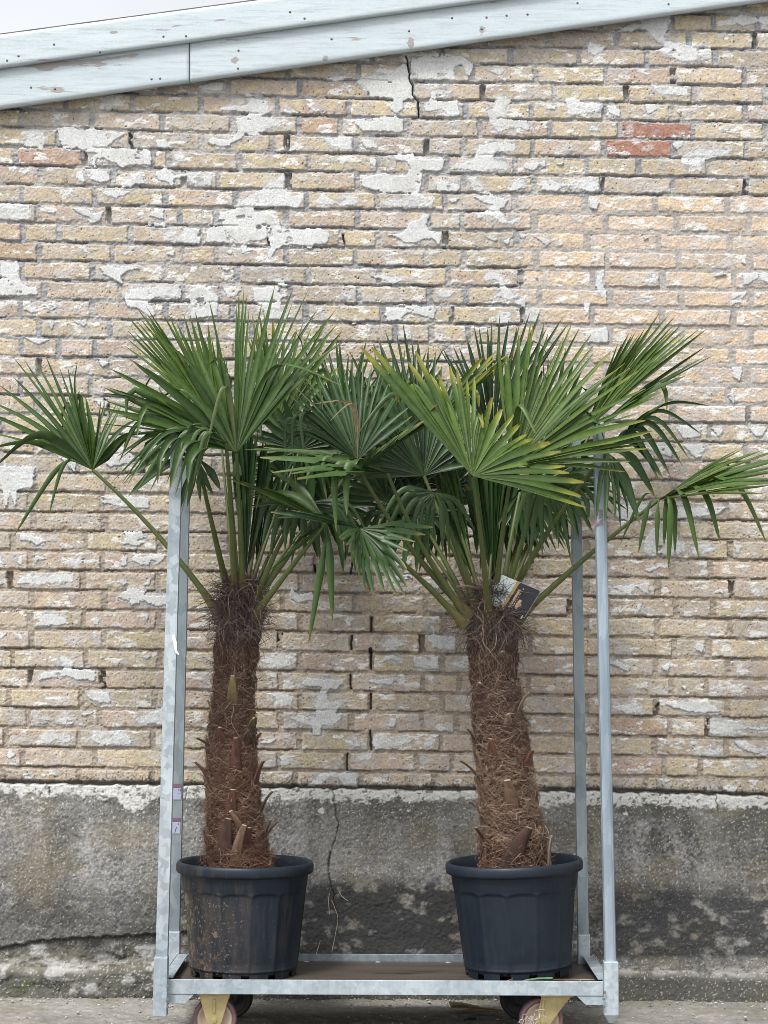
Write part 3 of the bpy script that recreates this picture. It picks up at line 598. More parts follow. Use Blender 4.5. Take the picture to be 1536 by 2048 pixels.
screws(b1, [(37, 112), (327, 73), (609, 37), (580, 24), (14, 121), (108, 89), (372, 72), (200, 104)], YB1)
screws(b2, [(303, 158), (320, 157), (110, 178), (62, 175)], YB2)
screws(b3, [(476, 137), (477, 101), (663, 78), (818, 62), (904, 36), (973, 35), (963, 58), (1013, 31), (1055, 29), (1155, 6), (1337, 8)], YB2 - .0015)
# roof: corrugated felt edge just showing above the boards, slab running back over the building
def quad_slab(px0, px1, off0, off1, y0, y1, name, mat, parent):
    bm = bmesh.new()
    a, b = P(px0, r_top(px0) - off0, y0), P(px1, r_top(px1) - off0, y0)
    h = P(px0, r_top(px0) - off1, y0) - a
    vs_ = [a, b, b + h, a + h]
    add_prism(bm, vs_, Vector((0, 1, 0)), y1 - y0)
    return link(name, bm_mesh(name, bm), mat, parent)
M_FELT = flat_mat('roofing_felt', (0.10, 0.095, 0.09), 0.9, 0, 40, .3, .3)
quad_slab(-430, 1990, -12, 1.6, YB1 + .024, 10.2, 'roof', M_FELT, bld)
bm = bmesh.new()   # solid body of the building behind the wall face
z0, z1 = P(-430, roof_line(-430) - 42, WALL_Y).z, P(1990, roof_line(1990) - 42, WALL_Y).z
add_prism(bm, [Vector((-2.88, 6.24, -.03)), Vector((2.88, 6.24, -.03)), Vector((2.88, 6.24, z0 + (z1 - z0) * .95)), Vector((-2.88, 6.24, z0 - .06))], Vector((0, 1, 0)), 3.8)
link('rear_masonry', bm_mesh('rear_masonry', bm), flat_mat('plain_masonry', (.36, .31, .24), .9), bld)
# thin dead roots hanging out of the crack in the plinth
M_ROOT = flat_mat('dry_root', (.30, .26, .22), .9)
for pts in ([(659, 1786), (657, 1800), (658, 1829)], [(664, 1800), (668, 1814), (676, 1830), (675, 1850), (664, 1905)], [(677, 1783), (684, 1793), (696, 1802)], [(640, 1880), (634, 1905), (631, 1918)]):
    bm = bmesh.new(); add_tube(bm, [P(x + random.uniform(-1, 1), y, WALL_Y - .032) for x, y in pts], 0.0013, 5)
    link('dead_root', bm_mesh('dead_root', bm), M_ROOT, bld)

# ------------------------------------------------------------------ trolley
tr = tag(empty('plant_trolley', (P(772, 1975, FRONT_Y).x, 5.72, 0)), 'galvanised steel plant trolley with tall corner posts and plywood deck carrying both palms', 'trolley')
fr = None
XL, XR = P(322, 1980, FRONT_Y).x, P(1220, 1980, FRONT_Y).x
Z_LIP, Z_BOT, Z_DECK = 0.186, 0.144, 0.160
bm = bmesh.new()
add_box(bm, (XL + .02, FRONT_Y - .004, Z_BOT), (XR - .02, FRONT_Y, Z_LIP), .0012)                 # front angle rail
add_box(bm, (XL + .02, FRONT_Y, Z_BOT), (XR - .02, FRONT_Y + .035, Z_BOT + .004))
for s, x in ((1, XL - .004), (-1, XR + .004)):
    add_box(bm, (x - .002, FRONT_Y + .02, Z_BOT), (x + .002, BACK_Y - .02, Z_LIP + .002), .0008)
    add_box(bm, (min(x, x + s * .034), FRONT_Y + .04, Z_LIP - .004), (max(x, x + s * .034), BACK_Y - .04, Z_LIP), .0008)
fr = link('base_frame', bm_mesh('base_frame', bm), M_GALV2, tr)
bm = bmesh.new()
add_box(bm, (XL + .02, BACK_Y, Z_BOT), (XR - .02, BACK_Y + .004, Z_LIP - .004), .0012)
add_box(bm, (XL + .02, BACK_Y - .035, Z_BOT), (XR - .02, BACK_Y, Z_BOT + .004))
link('back_rail', bm_mesh('back_rail', bm), galv_mat('shaded_rail', (.24, .275, .295), (.18, .21, .23), 70, (1, 1, 1), .9), fr)  # back rail zinc darkened too, its shade is in the colour
# gussets under the front rail
for s, x in ((1, XL + .018), (-1, XR - .018)):
    bm = bmesh.new()
    add_prism(bm, [Vector((x, FRONT_Y - .001, Z_BOT - .0015)), Vector((x + s * .078, FRONT_Y - .001, Z_BOT - .0015)), Vector((x + s * .052, FRONT_Y - .001, Z_BOT - .026)), Vector((x, FRONT_Y - .001, Z_BOT - .026))], Vector((0, 1, 0)), .003)
    link('gusset', bm_mesh('gusset', bm), M_GALV2, fr)
# plywood deck
def deck_mat():
    mt, n, b, o = mat_new('worn_plywood')
    g = noise_node(n, 5, 8, .66, 'Object', (0.5, 2.2, 1)); st = noise_node(n, 30, 6, .7, 'Object', (0.10, 1.6, 1)); w = noise_node(n, 2.6, 5, .6, 'Object', (0.8, 2.4, 1))
    c = mixn(n, ramp(n, g, [(.3, (0, 0, 0)), (.7, (1, 1, 1))]), (.038, .031, .026), (.080, .066, .055))
    c = mixn(n, ramp(n, st, [(.5, (0, 0, 0)), (.75, (.7,) * 3)]), c, (.10, .078, .060))
    c = mixn(n, ramp(n, w, [(.57, (0, 0, 0)), (.64, (.9,) * 3)]), c, (.016, .010, .008))
    n.links.new(c, b.inputs['Base Color']); b.inputs['Roughness'].default_value = .55; bump(n, b, st, .3, .001); return mt
bm = bmesh.new(); add_box(bm, (XL + .004, FRONT_Y + .005, Z_BOT + .005), (XR - .004, BACK_Y - .005, Z_DECK))
link('deck', bm_mesh('deck', bm), deck_mat(), tr)
M_GLINT = flat_mat('glint_white', (.7, .72, .74), .3, .6)  # bright discs added for the small white glints on the deck
for px in (614, 756, 896):
    bm = bmesh.new(); add_lathe(bm, [(.0001, .0014), (.007, .0012), (.009, 0)], 12, (P(px, 1925, BACK_Y).x, BACK_Y - .02, Z_DECK + .0005))
    link('deck_glint', bm_mesh('deck_glint', bm, True), M_GLINT, tr)
# corner sockets and posts
def post(px0, py0, px1, py1, Y, w, d, lip, rounded=False):
    a, b = P(px0, py0, Y), P(px1, py1, Y)
    bm = bmesh.new()
    if rounded:      # closed tube with rounded corners
        add_beam(bm, a, b, w, d, w * .28)
    else:            # open folded channel
        t = .0025
        for off, ww, dd in (((0, 0), w, t), ((-w / 2 + t / 2, d / 2), t, d - t - .001), ((w / 2 - t / 2, d / 2), t, d - t - .001), ((-w / 2 + .006, d - .0005), .0085, t), ((w / 2 - .006, d - .0005), .0085, t)):
            o_ = Vector((off[0], off[1], 0)); add_beam(bm, a + o_, b + o_, ww, dd, .0006)
    return bm
specs = [('front', 322.5, 1925, 355.5, 801, FRONT_Y - .010, .0345, .030, False), ('front', 1220.5, 1930, 1197, 842, FRONT_Y + .004, .0345, .030, True),
         ('back', 348, 1870, 372, 838, BACK_Y - .02, .033, .030, False), ('back', 1167, 1876, 1150.5, 850, BACK_Y - .02, .033, .030, False)]
posts = []
M_SHADED = galv_mat('shaded_zinc', (.24, .285, .305), (.165, .205, .225), 40, (1, 1, .5), .9)  # darker zinc tones carry the shade on the back posts
for nm, ax, ay, bx, by, Y, w, d, rd in specs:
    bm = post(ax, ay, bx, by, Y, w, d, 0, rd)
    posts.append(link('corner_post', bm_mesh('corner_post', bm), M_GALV if nm == 'front' and not rd else M_SHADED if nm == 'back' else galv_mat('worn_tube', (.33, .395, .455), (.24, .30, .355), 30, (1, 1, .2), .9), tr))
def socket(px0, py0, px1, py1, Y, w, d, point=False):
    bm = bmesh.new(); a, b = P(px0, py0, Y), P(px1, py1, Y)
    add_beam(bm, a, b, w, d, .002)
    if point:
        ax = (a - b).normalized()
        v = [bm.verts.new(a + Vector((x * w / 2 * .94, y * d / 2 * .94, .001))) for x, y in ((-1, -1), (1, -1), (1, 1), (-1, 1))]
        tip = [bm.verts.new(a + Vector((x * w * .16, y * d * .16, -.022))) for x, y in ((-1, -1), (1, -1), (1, 1), (-1, 1))]
        bm.faces.new(tip)
        for i in range(4): bm.faces.new((v[i], v[(i + 1) % 4], tip[(i + 1) % 4], tip[i]))
    return link('corner_socket', bm_mesh('corner_socket', bm), M_GALV2, fr)
socket(321, 2031, 323, 1913, FRONT_Y - .0095, .0395, .042)
socket(1221.5, 2029, 1221, 1922, FRONT_Y - .0035, .0415, .042, True)
socket(348, 1925, 348.5, 1862, BACK_Y - .019, .038, .036)
socket(1167, 1928, 1167, 1868, BACK_Y - .019, .038, .036)
# bolts on the sockets
M_BOLT = flat_mat('dull_bolt', (.16, .17, .18), .5, .5)
for px, py in ((1209.5, 1985), (1208.5, 2013), (1207.5, 1998), (336.5, 1972), (336, 1999), (335.5, 2014)):
    bm = bmesh.new(); add_lathe(bm, [(.0001, -.004), (.0038, -.0035), (.0042, .001)], 8, P(px, py, FRONT_Y - .0315), Matrix.Rotation(R(-90), 3, 'X'))
    link('bolt', bm_mesh('bolt', bm), M_BOLT, fr)
# labels stuck on the back left post, torn tape and rub mark
def plate(name, c, mat, parent, th=.0012):
    bm = bmesh.new(); add_prism(bm, [Vector(p) for p in c], Vector((0, -1, 0)), th); return link(name, bm_mesh(name, bm), mat, parent)
def px_quad(pts, Y): return [P(x, y, Y) for x, y in pts]
M_LAB = flat_mat('label_paper', (.30, .335, .45), .6, 0, 90, .06); M_LABP = flat_mat('label_plum', (.15, .075, .105), .6, 0, 120, .2); M_INK = flat_mat('label_ink', (.05, .06, .09), .7)  # label paper darkened for the shade at the back post
YS = BACK_Y - .02 - .0022
for dy in (0, 68):
    dx = -1.5 * (dy / 68)
    lb = plate('post_label', px_quad([(346.5 + dx, 1576 + dy), (362.5 + dx, 1576 + dy), (362 + dx, 1599 + dy), (346 + dx, 1599 + dy)], YS), M_LAB, posts[2])
    plate('label_header', px_quad([(346.5 + dx, 1567.5 + dy), (362.5 + dx, 1567.5 + dy), (362.5 + dx, 1575.6 + dy), (346.5 + dx, 1575.6 + dy)], YS), M_LABP, lb)
    for (x0, y0, x1, y1) in (((356, 1581, 357.5, 1577.5), (360, 1582.5, 361, 1577.5), (356.2, 1588, 357.8, 1586), (361, 1595, 362, 1592.5)) if dy == 0 else ((357, 1582, 359, 1577.5), (350.5, 1597, 352, 1592), (352, 1592, 354, 1586))):
        plate('label_mark', px_quad([(x0 + dx, y0 + dy), (x0 + dx + 1.4, y0 + dy), (x1 + dx + 1.4, y1 + dy), (x1 + dx, y1 + dy)], YS - .0013), M_INK, lb, .0003)
M_TAPE = flat_mat('torn_tape', (.60, .61, .62), .5, 0, 50, .05)
plate('torn_tape', px_quad([(343, 1270), (349, 1268), (354, 1285), (353.5, 1300), (359, 1308), (357, 1310), (350, 1305), (347, 1290)], FRONT_Y - .0125), M_TAPE, posts[0])
M_MARK = flat_mat('worn_print', (.17, .13, .135), .8, 0, 200, .3)
for q in ([(1196.5, 1019), (1205.8, 1019), (1205.8, 1024), (1197, 1027)], [(1197, 1028), (1205.8, 1026), (1205.8, 1030.5), (1197.3, 1032.5)], [(1197.2, 1034), (1205.8, 1032.2), (1205.8, 1034.8), (1197.2, 1037)], [(1197.5, 1043.5), (1205.8, 1037), (1205.8, 1043), (1199, 1045.5)], [(1188.5, 1044.5), (1205.8, 1046.2), (1205.8, 1049.8), (1190, 1052)]):
    plate('post_print', px_quad(q, FRONT_Y - .0118), M_MARK, posts[1], .0006)
# castors
M_FORK = flat_mat('yellow_zinc', (.42, .345, .175), .42, .55, 30, .18, .15); M_TYRE = flat_mat('mauve_tyre', (.155, .085, .095), .6); M_HUB = flat_mat('beige_hub', (.40, .31, .23), .55, 0, 30, .2); M_BLACK = flat_mat('black_rubber', (.022, .021, .022), .7)
def caster(x, y, ang, R_=.064, dark=False, trail=0.0, zc=None):
    c = tag(empty('caster', (x, y, 0)))
    c.parent = tr; bpy.context.view_layer.update(); c.matrix_parent_inverse = tr.matrix_world.inverted()
    zc = R_ if zc is None else zc
    rot = Matrix.Rotation(ang, 3, 'Z') @ Matrix.Rotation(R(90), 3, 'X')
    bm = bmesh.new(); add_lathe(bm, [(R_ * .80, -.015), (R_ * .95, -.0165), (R_, -.011), (R_, .011), (R_ * .95, .0165), (R_ * .80, .015), (R_ * .80, -.015)], 56, (x, y, zc), rot)
    link('tyre', bm_mesh('tyre', bm, True), M_BLACK if dark else M_TYRE, c)
    bm = bmesh.new(); add_lathe(bm, [(.0001, -.017), (.016, -.017), (.019, -.010), (R_ * .62, -.009), (R_ * .72, -.0135), (R_ * .81, -.0135), (R_ * .81, .0135), (R_ * .72, .0135), (R_ * .62, .009), (.019, .010), (.016, .017), (.0001, .017)], 48, (x, y, zc), rot)
    link('wheel_rim', bm_mesh('wheel_rim', bm, True), M_BLACK if dark else M_HUB, c)
    bm = bmesh.new()
    Mx = Matrix.Rotation(ang, 4, 'Z'); Mx.translation = (x, y, 0)
    for s in (-1, 1):
        pts = [(-.044 + trail, Z_BOT - .010), (.044 + trail, Z_BOT - .010), (.032 + trail * .45, zc + .030), (.021, zc - .010), (0, zc - .020), (-.021, zc - .010), (-.032 + trail * .45, zc + .030)]
        b = bmesh.new(); add_prism(b, [Vector((px, s * .026, pz)) for px, pz in pts], Vector((0, -s, 0)), -.004 if s < 0 else .004)
        bmesh.ops.bevel(b, geom=list(b.edges), offset=.0012, segments=2, affect='EDGES'); b.transform(Mx); t = bpy.data.meshes.new('t'); b.to_mesh(t); b.free(); bm.from_mesh(t)
        add_lathe(bm, [(.0001, s * .0335), (.0085, s * .033), (.009, s * .026)], 6, Mx @ Vector((0, 0, zc)), Matrix.Rotation(ang, 3, 'Z') @ Matrix.Rotation(R(-90), 3, 'X') @ Matrix.Scale(-1, 3, (0, 0, 1)))
    add_box(bm, (-.046 + trail, -.032, Z_BOT - .011), (.046 + trail, .032, Z_BOT - .0015), .002, Mx)
    for f_ in (-.0,): add_box(bm, (-.005, -.0335, zc + .02), (.005, -.0275, Z_BOT - .02), .0025, Mx)   # pressed rib
    link('fork', bm_mesh('fork', bm), M_BLACK if dark else M_FORK, c)
    return c
xa = P(430, 2040, FRONT_Y + .06).x; xb = P(1082, 2040, FRONT_Y + .06).x
caster(xa, FRONT_Y + .06, 0); cr_ = caster(xb, FRONT_Y + .06, R(6), trail=.040)
caster(P(464, 2010, BACK_Y - .09).x, BACK_Y - .09, R(-8), .064, True); caster(P(1041, 2008, BACK_Y - .09).x, BACK_Y - .09, R(6), .064, True)
# shreds of plastic film caught on the right castor
bm = bmesh.new()
for i in range(16):
    a = Vector((xb - .024 + random.gauss(0, .016), FRONT_Y + .022 + random.uniform(-.006, .004), .078 + random.gauss(0, .014)))
    pts = [a]
    for k in range(4): pts.append(pts[-1] + Vector((random.gauss(0, .007), random.gauss(0, .003), random.gauss(-.003, .007))))
    add_tube(bm, pts,   .0004 + random.random() * .0007, 4)
link('plastic_shreds', bm_mesh('plastic_shreds', bm), flat_mat('film', (.42, .41, .40), .4), cr_)

# ------------------------------------------------------------------ pots
def pot_mat(name, dirty):
    mt, n, b, o = mat_new(name)
    f = noise_node(n, 9, 6, .65); g = noise_node(n, 38, 7, .72); st = noise_node(n, 26, 5, .7, 'Object', (1, 1, .12)); sp = noise_node(n, 130, 3, .6)
    c = mixn(n, ramp(n, f, [(.35, (0, 0, 0)), (.7, (1, 1, 1))]), (.0072, .0125, .0215), (.0130, .0198, .0300))
    c = mixn(n, ramp(n, st, [(.55, (0, 0, 0)), (.8, (.35,) * 3)]), c, (.036, .044, .055))
    if dirty:
        tc = n.nodes.new('ShaderNodeTexCoord'); sx = n.nodes.new('ShaderNodeSeparateXYZ'); n.links.new(tc.outputs['Object'], sx.inputs[0])
        mr = n.nodes.new('ShaderNodeMapRange'); mr.inputs[1].default_value = .20; mr.inputs[2].default_value = -.20; mr.inputs[3].default_value = -.15; mr.inputs[4].default_value = .06; n.links.new(sx.outputs[0], mr.inputs[0])
        mz = n.nodes.new('ShaderNodeMapRange'); mz.inputs[1].default_value = .22; mz.inputs[2].default_value = .33; mz.inputs[3].default_value = 0; mz.inputs[4].default_value = -.15; n.links.new(sx.outputs[2], mz.inputs[0])
        def plus(a_, b_):
            q = n.nodes.new('ShaderNodeMath'); q.operation = 'ADD'; n.links.new(a_, q.inputs[0]); n.links.new(b_, q.inputs[1]); return q.outputs[0]
        bias = plus(mr.outputs[0], mz.outputs[0])
        c = mixn(n, ramp(n, plus(st, bias), [(.36, (0, 0, 0)), (.62, (.62,) * 3)]), c, (.066, .053, .044))
        c = mixn(n, ramp(n, plus(g, bias), [(.56, (0, 0, 0)), (.66, (.75,) * 3)]), c, (.088, .064, .045))
        sp2 = noise_node(n, 30, 3, .5)
        c = mixn(n, ramp(n, plus(sp2, bias), [(.655, (0, 0, 0)), (.68, (.8,) * 3)]), c, (.16, .115, .075))
        c = mixn(n, ramp(n, plus(sp, bias), [(.60, (0, 0, 0)), (.65, (.7,) * 3)]), c, (.20, .165, .13))
    else:
        c = mixn(n, ramp(n, sp, [(.73, (0, 0, 0)), (.76, (.5,) * 3)]), c, (.25, .25, .24))
        c = mixn(n, ramp(n, g, [(.6, (0, 0, 0)), (.75, (.35,) * 3)]), c, (.032, .036, .040))
    n.links.new(c, b.inputs['Base Color']); b.inputs['Specular IOR Level'].default_value = .32
    rr = ramp(n, g, [(.3, (.38,) * 3), (.7, (.62,) * 3)]); n.links.new(rr, b.inputs['Roughness'])
    bump(n, b, sp, .06, .0006); return mt
def pot_mesh():
    n = 240; NF = 13
    prof = [(.160, .000), (.1605, .006), (.161, .012), (.1615, .018), (.162, .0235), (.1645, .0245), (.1655, .028)]
    for i in range(1, 65): prof.append((.1655 + .0225 * i / 64, .028 + .234 * i / 64))
    prof += [(.190, .268), (.1915, .285), (.193, .300), (.1945, .3035), (.204, .304), (.2075, .3065), (.209, .312), (.209, .327), (.2065, .3345), (.202, .3375), (.197, .336), (.1935, .330)]
    prof += [(.190, .315), (.188, .30), (.185, .27), (.182, .24), (.155, .012), (.0001, .010)]
    V = []
    for r, z in prof:
        for k in range(n):
            a = 2 * math.pi * k / n; rr = r
            u = (a * NF / (2 * math.pi)) % 1.0
            if .03 < z < .268 and r > .163:
                arch = .258 - .010 * abs(2 * u - 1) ** 3       # every panel ends in a flat arch below the shoulder band
                dpt = .0050 * min(1, max(0, (arch - z) / .0045)) * min(1, max(0, (z - .026) / .03) + .25)
                rr = r - dpt * (1 - abs(2 * u - 1) ** 6 * .9)
            V.append((rr * math.cos(a), rr * math.sin(a), z))
    Q = []
    for i in range(len(prof) - 1):
        for k in range(n):
            a = (k + .5) / n
            q = (a * 12 + .4) % 1.0
            if 0 <= i <= 2 and abs(q - .5) < .13 : continue      # drainage notches round the foot
            if 0 <= i <= 3 and int(a * 12 + .4) % 4 == 0 and abs(q - .5) < .22 and abs(q - .5) > .03: continue
            Q.append((i * n + k, i * n + (k + 1) % n, (i + 1) * n + (k + 1) % n, (i + 1) * n + k))
    return np_mesh('plant_pot', V, np.array(Q), smooth=True)
def soil_mesh():
    V, Q = [], []; nr, na = 22, 96
    for i in range(nr + 1):
        for k in range(na):
            r = .188 * i / nr; a = 2 * math.pi * k / na
            V.append((r * math.cos(a), r * math.sin(a), .300 + .012 * float(fbm(np.array([r * 60 * math.cos(a) + 50]), np.array([r * 60 * math.sin(a) + 50]), 2, 4)[0] - .5) * 2))
    for i in range(nr):
        for k in range(na): Q.append((i * na + k, i * na + (k + 1) % na, (i + 1) * na + (k + 1) % na, (i + 1) * na + k))
    return np_mesh('soil', V, np.array(Q), smooth=True)
POT_X = [P(487.5, 1850, PALM_Y).x, P(1037, 1850, PALM_Y).x]
def make_pot(i, tilt, label, rot):
    me = pot_mesh()
    o = link('plant_pot', me, pot_mat('pot_plastic', i == 0), None)
    o.location = (POT_X[i], PALM_Y, Z_DECK + .001 + (.0068 if i else 0)); o.rotation_euler = (0, tilt, rot)
    tag(o, label, 'plant pot', 'black plant pots on the trolley')
    s = link('potting_soil', soil_mesh(), flat_mat('potting_soil', (.05, .034, .024), .95, 0, 120, .5, .8), None); s.parent = o
    return o
pots = [make_pot(0, R(.4), 'dirty black plastic pot with brown soil stains, holding the left palm', R(3)),
        make_pot(1, R(-2.4), 'clean black plastic pot with fluted sides, tilted slightly on the deck', R(9))]

# ------------------------------------------------------------------ palms
def leaf_mat():
    mt, n, b, o = mat_new('palm_leaf')
    a = n.nodes.new('ShaderNodeAttribute'); a.attribute_name = 'col'
    f = noise_node(n, 45, 4, .6); st = noise_node(n, 220, 3, .6)
    c = mixn(n, 1.0, a.outputs['Color'], ramp(n, f, [(.3, (.78,) * 3), (.7, (1.2,) * 3)]), 'MULTIPLY')
    ge = n.nodes.new('ShaderNodeNewGeometry')
    back = mixn(n, .30, c, (.065, .112, .042))
    c2 = mixn(n, ge.outputs['Backfacing'], c, back)
    n.links.new(c2, b.inputs['Base Color'])
    b.inputs['Roughness'].default_value = .40; b.inputs['Specular IOR Level'].default_value = .32
    bump(n, b, st, .10, .0006)
    tr_ = n.nodes.new('ShaderNodeBsdfTranslucent'); n.links.new(c, tr_.inputs['Color'])
    mx = n.nodes.new('ShaderNodeMixShader'); mx.inputs[0].default_value = .16
    n.links.new(b.outputs[0], mx.inputs[1]); n.links.new(tr_.outputs[0], mx.inputs[2]); n.links.new(mx.outputs[0], o.inputs['Surface'])
    return mt
M_LEAF = leaf_mat(); M_PET = attr_mat('petiole', .5, 140, .15, .05, .4)
GREENS = [np.array(c) for c in ((.034, .072, .012), (.019, .046, .013), (.046, .088, .012), (.023, .055, .016), (.040, .082, .021))]
YEL = np.array([.29, .27, .028]); BRN = np.array([.13, .075, .035]); STRAW = np.array([.40, .30, .18])
NS = 15
def bez(h, m_, t, s):
    m_, t = Vector(m_), Vector(t)
    return h * (1 - s) ** 3 + m_ * (3 * s * (1 - s) ** 2) * 1.0 + m_ * (3 * s * s * (1 - s)) + t * s ** 3
def frond(parent, hub, groups, start, green=0, fused=.5, yellow=.25, blunt=.25, seed=0, fold=.30, straps=(), ctrl=None, young=False, wmax=.036):
    """one fan leaf: hub (px, py, Y); groups = [(number of segments, [keys])], a key is (tip px, tip py, dY[, bend px, bend py])"""
    rs = random.Random(seed * 131 + 17)
    H = P(*hub); Vv, Qq, Cc = [], [], []
    g0 = GREENS[green % len(GREENS)]
    def seg(path, cross, wf, nrm, fz, yel, tone, tipw, brown=None):
        base = len(Vv); L_ = [0]
        for a, b in zip(path, path[1:]): L_.append(L_[-1] + (b - a).length)
        tot = L_[-1]
        for i, p in enumerate(path):
            s = L_[i] / tot
            T = (path[min(i + 1, NS)] - path[max(i - 1, 0)]).normalized()
            cr = cross - T * cross.dot(T)
            if cr.length < 1e-4: cr = T.orthogonal()
            cr.normalize(); nn = cr.cross(T).normalized()
            if nn.dot(nrm) < 0 and i < NS * fz: nn = -nn
            if s < fz: w = wf * s / fz
            else:
                q = (s - fz) / (1 - fz); w = wf * (1 - .12 * min(1, q * 6)) * (1 - q ** 1.6 * (1 - tipw))
                if q > .93: w *= max(.12, 1 - (q - .93) / .07 * (.75 if tipw < .35 else .45))
            w = max(w, .0007); fd = w * fold * (1.0 if s < fz else 1.25)
            Vv.extend([tuple(p - cr * w / 2 + nn * fd * .5), tuple(p - nn * fd * .5), tuple(p + cr * w / 2 + nn * fd * .5)])
            e = max(0, (s - (1 - .30 * yel)) / (.30 * yel + 1e-3)) if yel > 0 else 0
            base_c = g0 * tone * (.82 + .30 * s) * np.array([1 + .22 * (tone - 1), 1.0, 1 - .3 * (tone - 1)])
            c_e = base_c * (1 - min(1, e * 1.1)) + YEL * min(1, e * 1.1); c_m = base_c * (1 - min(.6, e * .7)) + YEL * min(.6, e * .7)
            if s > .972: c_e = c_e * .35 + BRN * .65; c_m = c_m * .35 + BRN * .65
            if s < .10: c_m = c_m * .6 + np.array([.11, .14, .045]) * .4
            if brown is not None:
                c_e = c_e * (1 - brown) + STRAW * brown; c_m = c_m * (1 - brown) + STRAW * .8 * brown
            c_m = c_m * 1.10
            Cc.extend([c_e, c_m, c_e])
        for i in range(len(path) - 1):
            b = base + 3 * i
            Qq.append((b, b + 1, b + 4, b + 3)); Qq.append((b + 1, b + 2, b + 5, b + 4))
    for n, keys in groups:
        K = []
        for k in keys:
            t = P(k[0], k[1], hub[2] + k[2])
            if len(k) > 3: m_ = P(k[3], k[4], hub[2] + k[2] * .5 - .01); bent = 1.0
            else: m_ = H + (t - H) * .5 + Vector((0, 0, .012 * (t - H).length / .4)); bent = 0.0
            K.append((t, m_, bent))
        tips = []
        for i in range(n):
            u = i / max(1, n - 1) * (len(K) - 1); j = min(int(u), len(K) - 2); f = u - j
            t = K[j][0].lerp(K[j + 1][0], f); m_ = K[j][1].lerp(K[j + 1][1], f)
            tips.append((t, m_))
        paths = []
        for i, (t, m_) in enumerate(tips):
            d = t - H; ln = 1 + rs.uniform(-.09, .05)
            t = H + d * ln + Vector((rs.gauss(0, .006), rs.gauss(0, .012), rs.gauss(0, .006) - abs(rs.gauss(0, .006))))
            m2 = m_ + Vector((rs.gauss(0, .003), rs.gauss(0, .004), rs.gauss(0, .003)))
            pt = [bez(H, m2, t, s / NS) for s in range(NS + 1)]
            if rs.random() < .10 and not young:       # tip broken over
                q0 = rs.randint(9, 12); dr = (pt[q0] - pt[q0 - 1]).length
                dirn = (pt[q0] - pt[q0 - 1]).normalized()
                for q in range(q0 + 1, NS + 1):
                    dirn = (dirn * .45 + Vector((rs.gauss(0, .15), rs.gauss(-.15, .2), -1)) * .55).normalized(); pt[q] = pt[q - 1] + dirn * dr
            paths.append(pt)
        fi = int(NS * fused)
        mean_n = Vector((0, 0, 0))
        for a, b in zip(paths, paths[1:]): mean_n += (b[fi] - H).cross(a[fi] - H)
        if mean_n.dot(Vector((0, -1, 0.25))) < 0: mean_n = -mean_n
        mean_n.normalize()
        for i, pt in enumerate(paths):
            a = paths[max(0, i - 1)]; b = paths[min(n - 1, i + 1)]
            cr = b[fi] - a[fi]
            w = cr.length / (2 if 0 < i < n - 1 else 1)
            w = min(max(w * 1.16, .014), wmax)
            fz = min(.85, max(.2, fused + rs.uniform(-.07, .07)))
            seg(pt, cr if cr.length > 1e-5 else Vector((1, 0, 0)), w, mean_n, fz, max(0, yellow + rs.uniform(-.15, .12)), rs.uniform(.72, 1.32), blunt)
    for st in straps:
        t = P(st[0], st[1], hub[2] + st[2]); m_ = P(st[3], st[4], hub[2] + st[2] * .6)
        brown = st[6] if len(st) > 6 else None; w = st[5] if len(st) > 5 else .026
        pt = [bez(H, m_, t, s / NS) for s in range(NS + 1)]
        seg(pt, Vector((1, .25, .1)), w, Vector((0, -1, .3)), .4, .35, rs.uniform(.9, 1.25), .3, brown)
    me = np_mesh('frond', Vv, np.array(Qq), np.array(Cc)); 
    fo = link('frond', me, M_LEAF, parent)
    # petiole: flattened stalk, thick at the trunk
    S = P(*start); E = H
    d = E - S
    cpt = P(*ctrl) if ctrl else S + d * .45 + Vector((0, 0, 1)) * (.16 * math.hypot(d.x, d.y))
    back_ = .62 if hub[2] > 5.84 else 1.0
    N = 18; V2, Q2, C2 = [], [], []
    for i in range(N + 1):
        s = i / N; p = S * (1 - s) ** 2 + cpt * 2 * s * (1 - s) + E * s * s
        T = ((cpt - S) * (1 - s) + (E - cpt) * s).normalized()
        sd = T.cross(Vector((0, -1, 0.0))); sd = sd.normalized() if sd.length > .05 else Vector((1, 0, 0)); up = sd.cross(T).normalized()
        r = (.0062 * (1 - s) ** 1.5 + .0052) * (1.9 if s < .04 else 1.35 if s < .08 else 1.1 if s < .14 else 1) * back_
        for k in range(8):
            a = 2 * math.pi * k / 8
            V2.append(tuple(p + sd * math.cos(a) * r + up * math.sin(a) * r * .62))
            cc = np.array([.082, .098, .026]) * (1 - s) + np.array([.060, .090, .022]) * s
            cc = cc * (1 + .25 * (fbm(np.array([s * 9. + seed]), np.array([k * .7]), 2, 3)[0] - .5) * 2)
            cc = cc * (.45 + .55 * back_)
            if s < .12: cc = cc * .6 + np.array([.15, .10, .05]) * .4
            C2.append(cc)
    for i in range(N):
        for k in range(8): Q2.append((i * 8 + k, i * 8 + (k + 1) % 8, i * 8 + 8 + (k + 1) % 8, i * 8 + 8 + k))
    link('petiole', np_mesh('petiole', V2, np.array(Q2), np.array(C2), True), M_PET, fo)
    return fo

